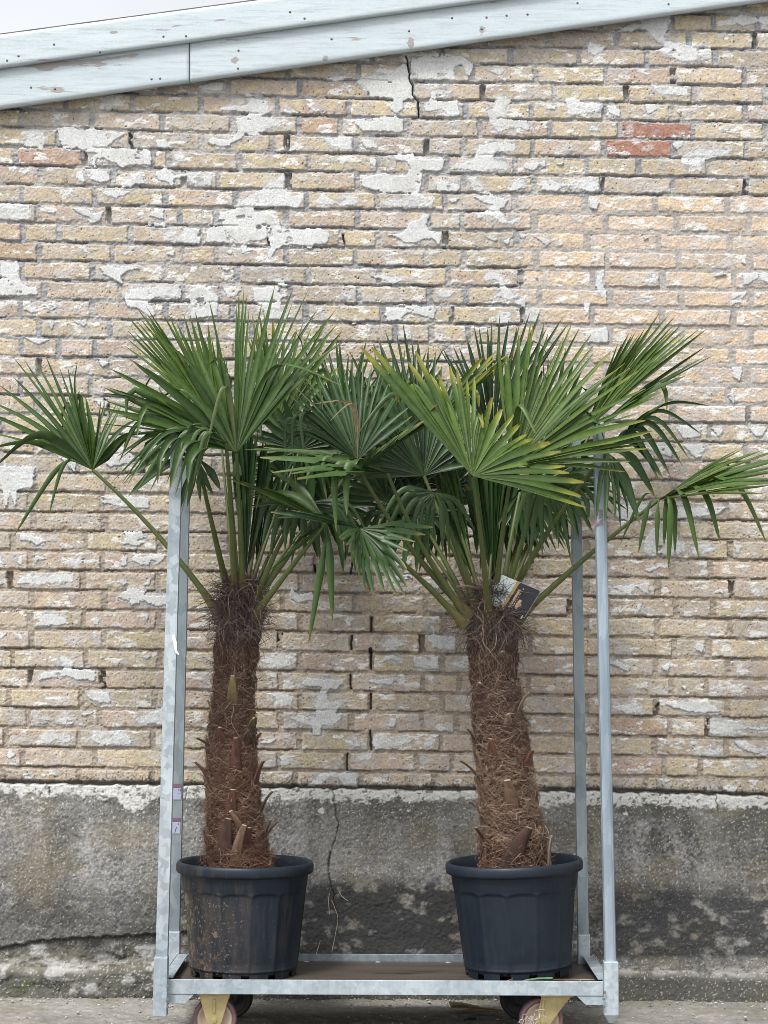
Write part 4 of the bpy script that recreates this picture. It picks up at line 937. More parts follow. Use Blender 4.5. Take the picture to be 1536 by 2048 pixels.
def trunk(parent, prof, stubs, seed, tan=.25, shag=()):
    """prof: rows (py, x left, x right) of the trunk outline; builds core, cut leaf bases and matted fibre"""
    rs = np.random.default_rng(seed)
    prof = sorted(prof, key=lambda r: -r[0])
    ctr = [P((a + b) / 2, y, PALM_Y) for y, a, b in prof]; rad = [(P(b, y, PALM_Y) - P(a, y, PALM_Y)).length / 2 for y, a, b in prof]
    zs = np.array([c.z for c in ctr]); cxs = np.array([c.x for c in ctr]); rds = np.array(rad) * .94
    nz, na = 110, 64
    Z = np.linspace(zs[0] - .05, zs[-1] + .015, nz); cx = np.interp(Z, zs, cxs); rr = np.interp(Z, zs, rds)
    A = np.linspace(0, 2 * np.pi, na, endpoint=False)
    AA, ZZ = np.meshgrid(A, Z)
    def tierf(a, z):
        q = (z * 12.5 + np.asarray(a) * .477 + .28 * np.sin(3 * np.asarray(a) + z * 9) + .22 * np.sin(5 * np.asarray(a) + z * 23)) % 1.0
        return .90 + .20 * q ** 1.3
    nb = fbm(AA * 3 + 5, ZZ * 40, 3, 4) + .6 * fbm(np.abs(AA - np.pi) * 6, ZZ * 90 + AA, 6, 3)
    Rr = rr[:, None] * (.86 + .08 * nb) * tierf(AA, ZZ)
    Rr[-6:] *= np.linspace(.9, .25, 6)[:, None]
    X = cx[:, None] + Rr * np.cos(AA); Y = PALM_Y + Rr * np.sin(AA)
    V = np.stack([X, Y, ZZ], -1); 
    i = np.arange(nz * na).reshape(nz, na); j = np.roll(i, -1, 1)
    Q = np.stack([i[:-1], j[:-1], j[1:], i[1:]], -1).reshape(-1, 4)
    hfrac = (ZZ - zs[0]) / (zs[-1] - zs[0])
    col = mixc(np.array([.050, .030, .022]) * np.ones(ZZ.shape + (1,)), np.array([.036, .025, .023]), np.clip(hfrac * 1.2, 0, 1)) * (.6 + .8 * fbm(AA * 6, ZZ * 80, 1, 3))[..., None]
    tk = link('trunk', np_mesh('trunk', V, Q, col, True), M_FIBRE, parent)
    def surf(a, z, off=0.0):
        r = np.interp(z, zs, rds) * float(tierf(a, z)) + off
        return np.array([np.interp(z, zs, cxs) + r * math.cos(a), PALM_Y + r * math.sin(a), z])
    # fibre: thousands of fine strands wound over the trunk
    def strands(n, name, lo, hi, loose):
        VV, QQ, CC = [], [], []
        for q in range(n):
            z = zs[0] - .01 + (zs[-1] - zs[0] + .02) * rs.uniform(lo, hi); a = rs.uniform(math.pi * .98, math.pi * 2.02) if rs.random() < .86 else rs.uniform(0, 2 * math.pi)
            hf = (z - zs[0]) / (zs[-1] - zs[0])
            if loose:
                k = 8; ln = rs.uniform(.02, .065) * (1 + (hf > .62) * .4) * (1.5 if hf > .85 else 1); up = rs.normal(.55 if hf > .8 else .25, .5); ta = rs.normal(0, .6); outw = rs.uniform(.25, 1.1)
                off = .0
            else:
                k = 8; ln = rs.uniform(.03, .10); sg = 1 if rs.random() < .5 else -1
                up = rs.normal(.10, .55) if hf < .70 else rs.normal(.9, .6); ta = sg * abs(rs.normal(.9, .35)) if hf < .70 else rs.normal(0, .55); outw = rs.uniform(0, .16); off = rs.uniform(.0, .010)
            p = surf(a, z, off); st = ln / k; wob = rs.normal(0, .25, 3)
            er = np.array([math.cos(a), math.sin(a), 0]); et = np.array([-math.sin(a), math.cos(a), 0])
            d = et * ta + np.array([0, 0, up]) + er * outw; d /= np.linalg.norm(d)
            w = rs.uniform(.0006, .00145) * (1.15 if rs.random() < .1 else 1)
            light = rs.random() < tan * (1.3 if .12 < hf < .45 else .7)
            c = (np.array([.31, .235, .175]) * rs.uniform(.6, 1.15)) if light else (np.array([.118, .072, .056]) if hf > .45 else np.array([.142, .078, .054])) * rs.uniform(.5, 1.5)
            if hf > .8 and not light: c = np.array([.088, .070, .066]) * rs.uniform(.5, 1.6)
            b0 = len(VV)
            for s in range(k + 1):
                th = 1 - .75 * s / k
                e1 = np.cross(d, [.3, -.8, .5]); e1 /= np.linalg.norm(e1) + 1e-9; e2 = np.cross(d, e1)
                for g in range(3):
                    an = 2.0944 * g; VV.append(p + (e1 * math.cos(an) + e2 * math.sin(an)) * w * th)
                    CC.append(c)
                if s < k:
                    for g in range(3): QQ.append((b0 + 3 * s + g, b0 + 3 * s + (g + 1) % 3, b0 + 3 * s + 3 + (g + 1) % 3, b0 + 3 * s + 3 + g))
                p = p + d * st
                if loose:
                    d = d + np.array([0, 0, -.13 - .05 * (hf > .8)]) + wob * .75 + rs.normal(0, .16, 3)
                else:
                    ctrx = np.interp(p[2], zs, cxs); rv = np.array([p[0] - ctrx, p[1] - PALM_Y, 0]); rl = np.linalg.norm(rv) + 1e-6; rv /= rl
                    want = np.interp(p[2], zs, rds) * (1 + .75 * (float(tierf(math.atan2(rv[1], rv[0]) % (2 * math.pi), p[2])) - 1)) + off + outw * ln * (s / k)
                    p = p + rv * (want - rl) * .8
                    d = d - rv * d.dot(rv) * .9 + wob * .30 + rs.normal(0, .12, 3)
                d = d / np.linalg.norm(d)
        return link(name, np_mesh(name, np.array(VV), np.array(QQ), np.array(CC)), M_FIBRE, tk)
    strands(7000, 'matted_fibre', 0, 1, False)
    strands(1000, 'loose_hairs', 0.03, 1.03, True)
    strands(800, 'crown_hairs', 0.86, 1.03, True)
    # cut leaf bases
    for (bx, by, tx, ty, w, kind) in stubs:
        zb = P(bx, by, PALM_Y).z; c_ = np.interp(zb, zs, cxs); r_ = np.interp(zb, zs, rds)
        x_ = P(bx, by, PALM_Y - r_ * .6).x; u = max(-.985, min(.985, (x_ - c_) / r_)); a = -math.acos(u)
        b0 = Vector(surf(a, zb, .004)); er = Vector((math.cos(a), math.sin(a), 0)); et = Vector((-math.sin(a), math.cos(a), 0))
        tip0 = P(tx, ty, b0.y + er.y * .012)
        tip = tip0 + er * .014
        ln = (tip - b0).length
        mid_ = b0.lerp(tip, .55) - Vector((tip.x - b0.x, 0, 0)) * .45 - er * ln * .05 - Vector((0, 0, 1)) * 0
        b0 = b0 - (tip - b0) * .25
        VV, QQ, CC = [], [], []; N = 8; ww = w * .00112
        cb, ct, cc_ = {'red': ((.055, .024, .017), (.105, .045, .030), (.30, .23, .17)), 'grey': ((.13, .09, .07), (.24, .17, .12), (.30, .23, .17)), 'green': ((.085, .06, .03), (.17, .135, .055), (.36, .29, .17)), 'dark': ((.040, .020, .016), (.058, .031, .023), (.20, .15, .11)), 'tan': ((.07, .042, .03), (.165, .105, .07), (.40, .32, .24))}[kind]
        for i in range(N + 1):
            s = i / N; p = b0 * (1 - s) ** 2 + mid_ * 2 * s * (1 - s) + tip * s * s
            T = (tip - b0).normalized(); sd = et - T * et.dot(T); sd.normalize(); nn = sd.cross(T)
            if nn.dot(er) < 0: nn = -nn
            wd = ww * (1.75 - 1.15 * s); th = ww * .42 * (1 - .3 * s)
            for k in range(8):
                q = 2 * math.pi * k / 8
                ver = p + sd * math.cos(q) * wd + nn * math.sin(q) * th - nn * (math.cos(q) ** 2) * ww * -.12
                VV.append(tuple(ver)); CC.append((np.array(cb) * (1 - s) + np.array(ct) * s) * (.65 + .7 * ((k * 37 + i * 11 + int(bx)) % 10) / 10))
        b_ = len(VV)
        for i in range(N):
            for k in range(8): QQ.append((i * 8 + k, i * 8 + (k + 1) % 8, i * 8 + 8 + (k + 1) % 8, i * 8 + 8 + k))
        # pale cut face, slightly inset copy of the last ring
        T = (tip - b0).normalized()
        for k in range(8): VV.append(tuple(Vector(VV[N * 8 + k]) + T * .0015)); CC.append(np.array(cc_))
        for k in range(8): QQ.append((N * 8 + k, N * 8 + (k + 1) % 8, b_ + (k + 1) % 8, b_ + k))
        QQ.append((b_, b_ + 1, b_ + 2, b_ + 3)); QQ.append((b_, b_ + 3, b_ + 4, b_ + 7)); QQ.append((b_ + 4, b_ + 5, b_ + 6, b_ + 7))
        link('leaf_base', np_mesh('leaf_base', VV, np.array(QQ), np.array(CC), True), M_STUB, tk)
    return tk

PG = 'fan palms standing on the trolley'
# ---- left palm
pl_ = tag(empty('fan_palm', (POT_X[0], PALM_Y, Z_DECK + .30)), 'fan palm with upright dark green fronds, shaggy trunk in the soil stained pot', 'palm tree', PG)
trunk(pl_, [(1745, 413, 550), (1730, 412, 545), (1690, 412, 534), (1650, 413, 526), (1600, 413, 518), (1550, 414, 514), (1500, 416, 510), (1450, 420, 508), (1400, 427, 505), (1350, 430, 508), (1300, 432, 514), (1250, 442, 518), (1215, 450, 512), (1190, 456, 506)],
      [(466, 1410, 466, 1352, 11, 'green'), (472, 1532, 470, 1476, 11, 'red'), (497, 1450, 500, 1436, 9, 'green'), (417, 1565, 399, 1524, 11, 'red'), (507, 1575, 518, 1522, 12, 'red'), (508, 1505, 513, 1466, 10, 'red'), (424, 1500, 402, 1476, 9, 'dark'),
       (464, 1630, 467, 1579, 12, 'red'), (519, 1625, 536, 1583, 10, 'dark'), (452, 1700, 461, 1637, 16, 'dark'), (486, 1670, 459, 1622, 9, 'tan'), (472, 1728, 490, 1650, 12, 'tan'), (528, 1690, 532, 1640, 11, 'red'), (541, 1690, 547, 1643, 8, 'dark'), (447, 1480, 444, 1455, 9, 'red'), (493, 1690, 496, 1655, 9, 'red'), (426, 1440, 424, 1400, 7, 'green')], 3, .22)
FL = lambda *a, **k: frond(pl_, *a, **k)
sL = lambda px, py, dy=0: (px, py, PALM_Y + dy)
FL((473, 905, 5.45), [(13, [(364, 992, -.12, 388, 880), (300, 979, -.14, 345, 845), (232, 975, -.14, 330, 838), (190, 835, -.10, 335, 860), (197, 808, -.10, 330, 850), (190, 774, -.08, 320, 800), (207, 760, -.08, 330, 815), (259, 711, -.06)]),
   (6, [(275, 720, -.04), (330, 720, 0), (365, 690, .02), (400, 650, .05), (440, 640, .08)]), (16, [(470, 600, .09), (483, 583, .09), (504, 582, .09), (567, 576, .08), (608, 586, .06), (637, 592, .03), (690, 622, 0), (722, 705, -.02, 610, 740)])],
   sL(486, 1195, -.03), 0, .42, .12, .15, 1, straps=[(412, 900, -.06, 452, 730, .016, .15), (680, 770, -.04, 540, 700, .016), (290, 656, -.02, 400, 735, .013), (418, 598, .02, 452, 760, .011)], ctrl=(481, 1050, 5.58))
FL((452, 885, 5.42), [(11, [(222, 972, -.06, 335, 838), (246, 962, -.06, 345, 850), (300, 985, -.06, 372, 832), (328, 970, -.05, 385, 826), (366, 1016, -.05, 402, 845), (392, 960, -.04, 418, 850)]), (5, [(200, 742, 0, 300, 790), (215, 800, 0, 320, 835), (262, 850, -.03, 340, 862)])],
   sL(470, 1195, -.03), 4, .36, .16, .15, 16, ctrl=(466, 1050, 5.58), straps=[(238, 925, .02, 290, 800, .014), (300, 810, 0, 372, 762, .012)])
FL((600, 1010, 5.62), [(13, [(505, 1075, -.02, 535, 985), (540, 1110, -.02, 560, 1010), (585, 1090, 0, 590, 1030), (640, 1120, 0, 625, 1030), (690, 1085, 0, 665, 1015), (720, 1130, -.02, 690, 1010), (755, 1090, 0, 700, 990)])], sL(500, 1225, -.02), 1, .35, .12, .15, 17)
FL((185, 940, 5.70), [(17, [(-18, 935, -.08, 80, 850), (-50, 860, -.05), (-40, 790, 0), (0, 745, .03), (40, 718, .05), (60, 708, .06), (98, 713, .07), (118, 714, .08), (165, 725, .1, 140, 770), (172, 790, .1)]), (7, [(200, 788, .1), (215, 800, .12), (252, 797, .12), (292, 852, .12, 250, 862), (262, 868, .1)])],
   sL(436, 1225), 0, .36, .10, .15, 2, straps=[(28, 1072, -.03, 128, 905, .017), (98, 1030, -.03, 128, 905, .013)], ctrl=(322, 1060, 5.71))
FL((440, 862, 5.90), [(23, [(226, 680, -.02), (236, 662, 0), (250, 650, 0), (262, 632, .0), (276, 618, .02), (286, 618, .02), (295, 624, .02), (318, 628, .03), (331, 625, .03), (352, 648, .03), (360, 612, .02), (380, 605, .02), (408, 640, .0)])], sL(470, 1200, .03), 2, .52, .14, .2, 3)
FL((452, 870, 6.02), [(11, [(392, 690, 0), (412, 672, 0), (432, 670, 0), (448, 690, 0), (466, 735, 0)])], sL(478, 1200, .05), 4, .5, .05, .2, 4)
FL((548, 872, 5.96), [(20, [(470, 742, -.02), (500, 705, -.02), (489, 648, 0), (508, 619, 0), (522, 614, .0), (560, 640, .02), (600, 642, .02), (630, 633, .02), (656, 632, .02), (682, 662, .0), (690, 720, 0)])], sL(492, 1190, .04), 2, .50, .45, .25, 5)
FL((690, 885, 6.03), [(24, [(585, 770, 0), (600, 700, 0), (640, 690, 0), (665, 678, 0), (700, 688, 0), (736, 690, 0), (762, 720, 0), (790, 780, 0)])], sL(505, 1200, .06), 4, .5, .1, .2, 6)
FL((715, 920, 5.62), [(28, [(600, 930, -.08, 590, 850), (538, 839, 0, 630, 860), (571, 795, .04), (590, 760, .06), (613, 735, .08), (650, 715, .1), (690, 712, .1), (730, 716, .1), (770, 735, .08), (805, 780, .05), (820, 830, 0)])], sL(500, 1215, -.02), 3, .5, .12, .2, 7, ctrl=(600, 1080, 5.68),
   straps=[(577, 965, -.07, 560, 800, .014), (592, 972, -.07, 575, 790, .014), (614, 935, -.08, 590, 790, .016), (628, 808, -.10, 712, 792, .012, .85), (660, 842, -.10, 716, 785, .008, .85)])
FL((652, 1046, 5.52), [(12, [(452, 952, -.1), (470, 960, -.08, 560, 985), (482, 966, -.05, 570, 1000), (478, 990, .02, 560, 1000), (500, 1020, .06, 580, 1000), (540, 930, .1, 600, 975)])], sL(508, 1232, -.04), 0, .5, .3, .3, 8, ctrl=(585, 1130, 5.6),
   straps=[(617, 1287, -.03, 652, 1085, .024), (665, 1242, -.03, 660, 1080, .026), (541, 1140, .06, 600, 1090, .018), (583, 1128, .1, 590, 1080, .014)])
FL((395, 915, 5.50), [(18, [(252, 996, -.04, 330, 925), (239, 925, -.02, 320, 860), (235, 889, 0, 310, 850), (262, 850, 0), (300, 800, .04), (345, 775, .05), (395, 785, .06), (440, 810, .06), (470, 860, .05)]), (5, [(345, 1050, -.04, 378, 955), (380, 1000, -.03, 390, 950), (420, 1000, 0, 405, 950), (440, 975, 0)])], sL(457, 1185, .01), 3, .5, .06, .18, 9, ctrl=(425, 1060, 5.62))
FL((570, 950, 6.0), [(24, [(455, 1000, -.03, 510, 960), (462, 945, 0), (495, 880, 0), (555, 840, 0), (625, 860, 0), (660, 930, 0), (655, 1010, 0), (605, 1085, 0, 590, 1000), (545, 1095, 0, 560, 1010)])], sL(496, 1195, .05), 1, .5, .05, .2, 10)
FL((610, 985, 6.05), [(22, [(505, 1030, 0), (520, 960, 0), (580, 900, 0), (660, 900, 0), (720, 950, 0), (730, 1020, 0), (700, 1080, 0, 670, 1010), (640, 1110, 0)])], sL(500, 1200, .05), 3, .5, .05, .2, 11)
FL((492, 1150, 5.80), [(12, [(462, 890, 0), (480, 850, 0), (500, 830, 0), (520, 850, 0), (540, 900, 0)])], sL(488, 1192, .02), 1, .86, .0, .2, 12, young=True, fold=.8)
FL((512, 1140, 5.86), [(8, [(520, 960, 0), (535, 930, 0), (560, 940, 0)])], sL(496, 1200, .04), 3, .8, .0, .2, 13, young=True, fold=.8)
FL((600, 900, 5.92), [(26, [(480, 930, 0), (470, 850, 0), (520, 790, 0), (600, 770, 0), (680, 800, 0), (715, 870, 0), (710, 950, 0), (660, 1010, 0, 650, 940), (600, 1030, 0, 600, 950), (530, 1000, 0)])], sL(494, 1200, .03), 1, .5, .05, .2, 14)
FL((650, 1010, 5.95), [(22, [(540, 1060, 0), (550, 980, 0), (610, 930, 0), (690, 920, 0), (750, 960, 0), (765, 1030, 0), (740, 1110, 0, 710, 1050), (690, 1150, -.02, 680, 1070)])], sL(502, 1210, .03), 1, .5, .05, .2, 15)
# ---- right palm
pr_ = tag(empty('fan_palm', (POT_X[1], PALM_Y, Z_DECK + .30)), 'fan palm with broad yellow tipped fronds, trunk in the clean tilted pot', 'palm tree', PG)
trunk(pr_, [(1750, 964, 1104), (1735, 960, 1100), (1690, 958, 1090), (1650, 962, 1084), (1600, 958, 1074), (1550, 955, 1064), (1500, 950, 1058), (1450, 948, 1050), (1400, 946, 1040), (1350, 943, 1033), (1300, 940, 1030), (1260, 938, 1034), (1230, 942, 1030), (1205, 950, 1018)],
      [(984, 1520, 985, 1478, 11, 'red'), (1051, 1545, 1058, 1500, 11, 'red'), (955, 1560, 930, 1522, 9, 'dark'), (1020, 1605, 1014, 1560, 15, 'tan'), (962, 1625, 947, 1604, 11, 'dark'), (972, 1690, 960, 1655, 13, 'dark'), (1028, 1715, 1058, 1655, 19, 'dark'), (972, 1740, 980, 1698, 13, 'red'), (1036, 1425, 1050, 1385, 8, 'grey'),
       (1013, 1448, 1014, 1428, 9, 'grey'), (951, 1480, 944, 1458, 9, 'dark'), (1093, 1725, 1094, 1672, 10, 'grey'), (965, 1372, 965, 1366, 8, 'grey'), (1000, 1312, 1002, 1303, 9, 'grey')], 9, .42)
FR = lambda *a, **k: frond(pr_, *a, **k)
FR((945, 952, 5.33), [(31, [(722, 702, 0.055), (752, 700, 0.066), (782, 702, 0.072), (815, 706, 0.083), (850, 716, 0.088), (880, 737, 0.094), (905, 742, 0.099), (922, 748, 0.105), (938, 762, 0.110), (955, 768, 0.110), (973, 782, 0.110), (990, 803, 0.110), (1022, 826, 0.105), (1037, 834, 0.105), (1063, 853, 0.094), (1082, 870, 0.083), (1110, 899, 0.061), (1128, 918, 0.044), (1144, 935, 0.028), (1165, 967, 0.011), (1178, 1000, 0), (1165, 1022, -0.011)])],
   (978, 1235, PALM_Y - .06), 2, .62, .75, .55, 21, ctrl=(965, 1080, 5.50), fold=.24, wmax=.046)
FR((1025, 932, 5.47), [(32, [(1000, 690, .05), (992, 655, .05), (1048, 648, .04), (1062, 656, .05), (1088, 650, .05), (1114, 646, .05), (1138, 650, .05), (1153, 655, .05), (1183, 680, .04), (1202, 688, .03), (1232, 702, .0), (1250, 726, -.04), (1263, 738, -.07), (1279, 756, -.09), (1298, 785, -.11), (1301, 800, -.13), (1299, 826, -.14), (1312, 868, -.15, 1170, 895), (1292, 884, -.15), (1289, 912, -.15), (1270, 935, -.15)])],
   (990, 1215, PALM_Y - .02), 2, .52, .38, .35, 22, straps=[(1071, 866, -.12, 1035, 782, .024)], ctrl=(1000, 1080, 5.62))
FR((1170, 862, 5.99), [(23, [(1238, 682, 0), (1262, 666, 0), (1285, 650, 0), (1310, 640, 0), (1326, 632, .0), (1342, 640, -.02), (1362, 642, -.04), (1388, 653, -.07), (1402, 668, -.10)])], (1005, 1210, PALM_Y + .05), 2, .55, .30, .3, 23)
FR((1185, 862, 5.94), [(6, [(1412, 690, 0), (1426, 704, -.02), (1400, 716, -.06), (1330, 770, -.1)])], (1005, 1215, PALM_Y + .05), 0, .5, .25, .25, 24)
FR((1318, 1000, 5.70), [(19, [(1470, 905, .18), (1500, 898, .16), (1540, 895, .12), (1570, 905, .06), (1580, 925, -.03), (1575, 945, -.12), (1555, 965, -.2), (1520, 985, -.26)])], (1034, 1240, PALM_Y - .01), 2, .6, .30, .3, 25, ctrl=(1175, 1105, 5.72),
   straps=[(1277, 1106, -.04, 1297, 1000, .018), (1314, 1112, -.05, 1316, 1000, .018), (1337, 1137, -.06, 1345, 985, .024), (1398, 1116, -.06, 1368, 965, .024), (1441, 1087, -.06, 1410, 955, .026), (1533, 1086, -.06, 1470, 930, .024), (1328, 1092, .0, 1335, 985, .02), (1241, 1087, 0, 1290, 975, .012), (1350, 1110, .02, 1352, 985, .02)])
FR((1215, 905, 5.45), [(14, [(1418, 812, 0, 1325, 795), (1390, 905, 0, 1310, 805), (1374, 940, 0, 1290, 820), (1322, 968, 0, 1262, 840), (1330, 960, 0, 1260, 880), (1280, 1054, -.05, 1240, 935), (1249, 1071, -.05, 1235, 955), (1224, 1060, -.05, 1222, 960), (1190, 1045, -.05, 1200, 960)])], (1010, 1215, PALM_Y + .02), 1, .35, .15, .15, 26, fold=.35)
FR((985, 892, 5.97), [(24, [(878, 690, 0), (897, 690, 0), (915, 670, 0), (956, 655, 0), (976, 648, 0), (990, 638, 0), (1028, 630, 0), (1053, 625, 0), (1084, 624, 0), (1093, 627, 0), (1131, 640, 0), (1138, 650, 0)])], (982, 1205, PALM_Y + .05), 3, .5, .08, .25, 27)
FR((848, 952, 5.74), [(28, [(690, 960, 0), (672, 900, 0), (680, 835, 0), (705, 770, .02), (735, 690, .06), (760, 662, .08), (800, 650, .08), (832, 660, .08), (872, 700, .08), (902, 745, .08), (932, 800, .06), (952, 870, .04), (935, 925, .02)])], (950, 1205, PALM_Y - .02), 1, .52, .10, .25, 28, ctrl=(905, 1090, 5.72), straps=[(716, 868, -.12, 806, 745, .020)])
FR((850, 872, 5.93), [(10, [(975, 700, 0), (998, 700, -.01), (1018, 697, -.04), (1023, 706, -.08), (1000, 722, -.12), (985, 734, -.16), (972, 748, -.2)])], (965, 1205, PALM_Y + .04), 2, .6, .75, .5, 29, wmax=.03)
FR((722, 945, 5.48), [(14, [(745, 893, -.22), (767, 889, -.22), (830, 850, -.16), (890, 796, -.10), (905, 804, -.05), (903, 818, 0)])], (940, 1230, PALM_Y - .05), 3, .6, .45, .4, 30, ctrl=(800, 1090, 5.58))
FR((775, 946, 5.47), [(9, [(507, 904, 0, 640, 900), (524, 896, 0, 640, 905), (540, 935, -.1, 650, 925), (583, 942, -.12, 660, 935), (602, 955, -.16)])], (935, 1235, PALM_Y - .05), 0, .5, .35, .35, 31, ctrl=(830, 1090, 5.56),
   straps=[(654, 1000, -.06, 636, 895, .018), (673, 1064, -.07, 664, 905, .027), (694, 1031, -.08, 690, 905, .030)])
FR((720, 1057, 5.44), [(6, [(532, 1031, 0), (562, 1020, 0), (578, 1018, .0), (608, 1028, .05), (640, 1037, .08)]), (20, [(678, 1073, -.18), (690, 1085, -.18), (704, 1090, -.2), (714, 1148, -.18), (740, 1181, -.16), (783, 1190, -.12), (826, 1194, -.08), (806, 1122, -.08), (816, 1084, -.04), (836, 1067, 0), (880, 1050, .05)])], (930, 1250, PALM_Y - .06), 1, .52, .35, .4, 32, ctrl=(812, 1122, 5.58), wmax=.026,
   straps=[(740, 1182, -.05, 712, 1090, .014), (713, 1150, -.02, 700, 1085, .012)])
FR((1040, 985, 5.78), [(24, [(1105, 900, 0), (1165, 930, 0), (1190, 985, 0), (1160, 1045, 0, 1110, 1000), (1138, 1078, -.04, 1100, 1010), (1126, 1094, -.04, 1090, 1020), (1098, 1098, -.04, 1070, 1030), (1060, 1095, -.04), (1020, 1080, 0), (990, 1050, 0)])], (1001, 1218, PALM_Y - .055), 3, .5, .05, .2, 33, ctrl=(1016, 1100, 5.68))
FR((880, 1010, 6.01), [(24, [(752, 1020, 0), (735, 1065, 0, 800, 1010), (778, 1115, 0, 820, 1030), (830, 1140, 0), (885, 1125, 0), (935, 1085, 0), (960, 1020, 0), (950, 960, 0), (900, 920, 0)])], (955, 1210, PALM_Y + .05), 1, .5, .05, .2, 34)
FR((986, 1165, 5.80), [(14, [(930, 960, 0), (955, 900, 0), (985, 860, 0), (1012, 865, 0), (1045, 910, 0)])], (983, 1210, PALM_Y + .02), 1, .86, 0, .2, 35, young=True, fold=.8)
FR((950, 1165, 5.84), [(8, [(868, 960, 0), (880, 930, 0), (905, 915, 0)])], (965, 1215, PALM_Y + .03), 4, .8, 0, .2, 36, young=True, fold=.8)
FR((790, 905, 6.05), [(25, [(665, 900, 0), (660, 800, 0), (680, 722, 0), (720, 690, 0), (762, 680, 0), (800, 688, 0), (840, 692, 0), (885, 702, 0), (910, 780, 0)])], (955, 1205, PALM_Y + .06), 4, .5, .08, .2, 37)
FR((1095, 905, 6.03), [(18, [(1080, 720, 0), (1130, 700, 0), (1180, 730, 0), (1220, 790, 0), (1235, 860, 0), (1210, 930, 0), (1160, 980, 0)])], (1000, 1210, PALM_Y + .06), 1, .5, .1, .2, 38)
FR((905, 975, 5.90), [(26, [(760, 985, 0), (775, 930, 0), (830, 880, 0), (900, 860, 0), (980, 880, 0), (1040, 930, 0), (1060, 990, 0), (1020, 1060, 0, 1000, 990), (950, 1090, 0, 950, 1000)])], (962, 1215, PALM_Y + .03), 1, .5, .05, .2, 39)
FR((1110, 985, 5.88), [(22, [(1020, 930, 0), (1060, 880, 0), (1130, 860, 0), (1200, 900, 0, 1160, 920), (1250, 960, -.03, 1180, 940), (1265, 1010, -.05, 1190, 965), (1215, 1040, -.04, 1170, 985), (1150, 1085, -.02, 1135, 1010), (1110, 1085, 0)])], (1010, 1220, PALM_Y + .02), 1, .45, .08, .2, 40)
FR((775, 1000, 5.85), [(24, [(650, 1000, 0), (670, 930, 0), (730, 880, 0), (800, 870, 0), (870, 900, 0), (900, 960, 0), (890, 1030, 0, 860, 1000), (840, 1080, 0, 820, 1020), (770, 1120, -.02, 780, 1030), (710, 1090, 0, 740, 1020)])], (940, 1225, PALM_Y), 1, .5, .05, .2, 41)
FR((990, 1020, 5.86), [(24, [(880, 1060, 0, 920, 1000), (890, 1000, 0), (930, 940, 0), (1000, 910, 0), (1070, 940, 0), (1120, 1000, 0, 1080, 990), (1130, 1060, -.02, 1085, 1015), (1090, 1120, -.02, 1060, 1040), (1035, 1140, 0, 1020, 1050), (960, 1130, 0, 970, 1050)])], (975, 1215, PALM_Y + .01), 1, .42, .08, .2, 42)
FR((835, 1030, 5.80), [(20, [(700, 1075, 0, 750, 1015), (720, 1000, 0), (780, 950, 0), (850, 940, 0), (905, 980, 0), (915, 1050, 0, 890, 1030), (870, 1110, -.02, 865, 1050), (815, 1150, -.02, 825, 1060), (750, 1130, -.02, 780, 1050)])], (945, 1235, PALM_Y), 3, .40, .10, .2, 43)
FR((1085, 960, 5.62), [(13, [(1020, 1085, 0, 1045, 990), (1060, 1130, -.02, 1072, 1010), (1105, 1085, -.02, 1098, 1000), (1138, 1120, -.03, 1120, 1000), (1165, 1060, -.03, 1140, 975), (1222, 1050, -.04, 1170, 955), (1262, 985, -.04, 1185, 935)])], (1004, 1220, PALM_Y - .03), 4, .36, .12, .15, 44)
FR((870, 985, 5.60), [(11, [(760, 1050, 0, 800, 970), (790, 1095, 0, 820, 1000), (835, 1100, 0, 845, 1010), (870, 1085, 0, 868, 1020), (905, 1120, 0, 895, 1010), (940, 1060, .02, 915, 995)])], (955, 1225, PALM_Y - .03), 3, .36, .12, .15, 45)
# dead leaf stalk ends in the right crown
bm = bmesh.new(); add_tube(bm, [P(912, 1173, 5.62), P(935, 1172, 5.63), P(965, 1180, 5.66)], [.002, .004, .006], 7)
link('dead_stalk', bm_mesh('dead_stalk', bm, True), flat_mat('dead_stalk', (.16, .10, .07), .8), pr_)

# ------------------------------------------------------------------ plant tag hung in the right crown
tg = tag(empty('plant_tag', P(1040, 1190, 5.64)), 'dark navy and gold plant tag with a leaf picture, stuck among palm leaf stalks', 'plant tag')
O_ = P(973, 1174.5, 5.655); Ux = (P(1037.5, 1160, 5.63) - P(1002.7, 1149, 5.645)).normalized(); 
pA, pB, pC, pD = P(1001, 1148, 5.672), P(1082, 1182, 5.655), P(1048, 1237, 5.655), P(967, 1203, 5.672)   # four corners, clockwise from the top
def tagpt(u, v, off=0.0):
    p = pA * ((1 - u) * (1 - v)) + pB * (u * (1 - v)) + pC * (u * v) + pD * ((1 - u) * v)
    nrm = (pB - pA).cross(pD - pA).normalized()
    if nrm.y > 0: nrm = -nrm
    return p + nrm * off
TN = (pB - pA).cross(pD - pA).normalized(); TN = -TN if TN.y > 0 else TN
def tag_poly(name, uv, off, mat, th=.0004, parent=None):
    bm = bmesh.new(); add_prism(bm, [tagpt(u, v, off) for u, v in uv], TN, th); return link(name, bm_mesh(name, bm), mat, parent or tg)
def rrect(u0, v0, u1, v1, r=.0):
    if r == 0: return [(u0, v0), (u1, v0), (u1, v1), (u0, v1)]
    out = []
    for cx_, cy_, a0 in ((u1 - r, v0 + r, -90), (u1 - r, v1 - r, 0), (u0 + r, v1 - r, 90), (u0 + r, v0 + r, 180)):
        out += [(cx_ + r * math.cos(R(a0 + 18 * k)), cy_ + r * math.sin(R(a0 + 18 * k))) for k in range(6)]
    return out
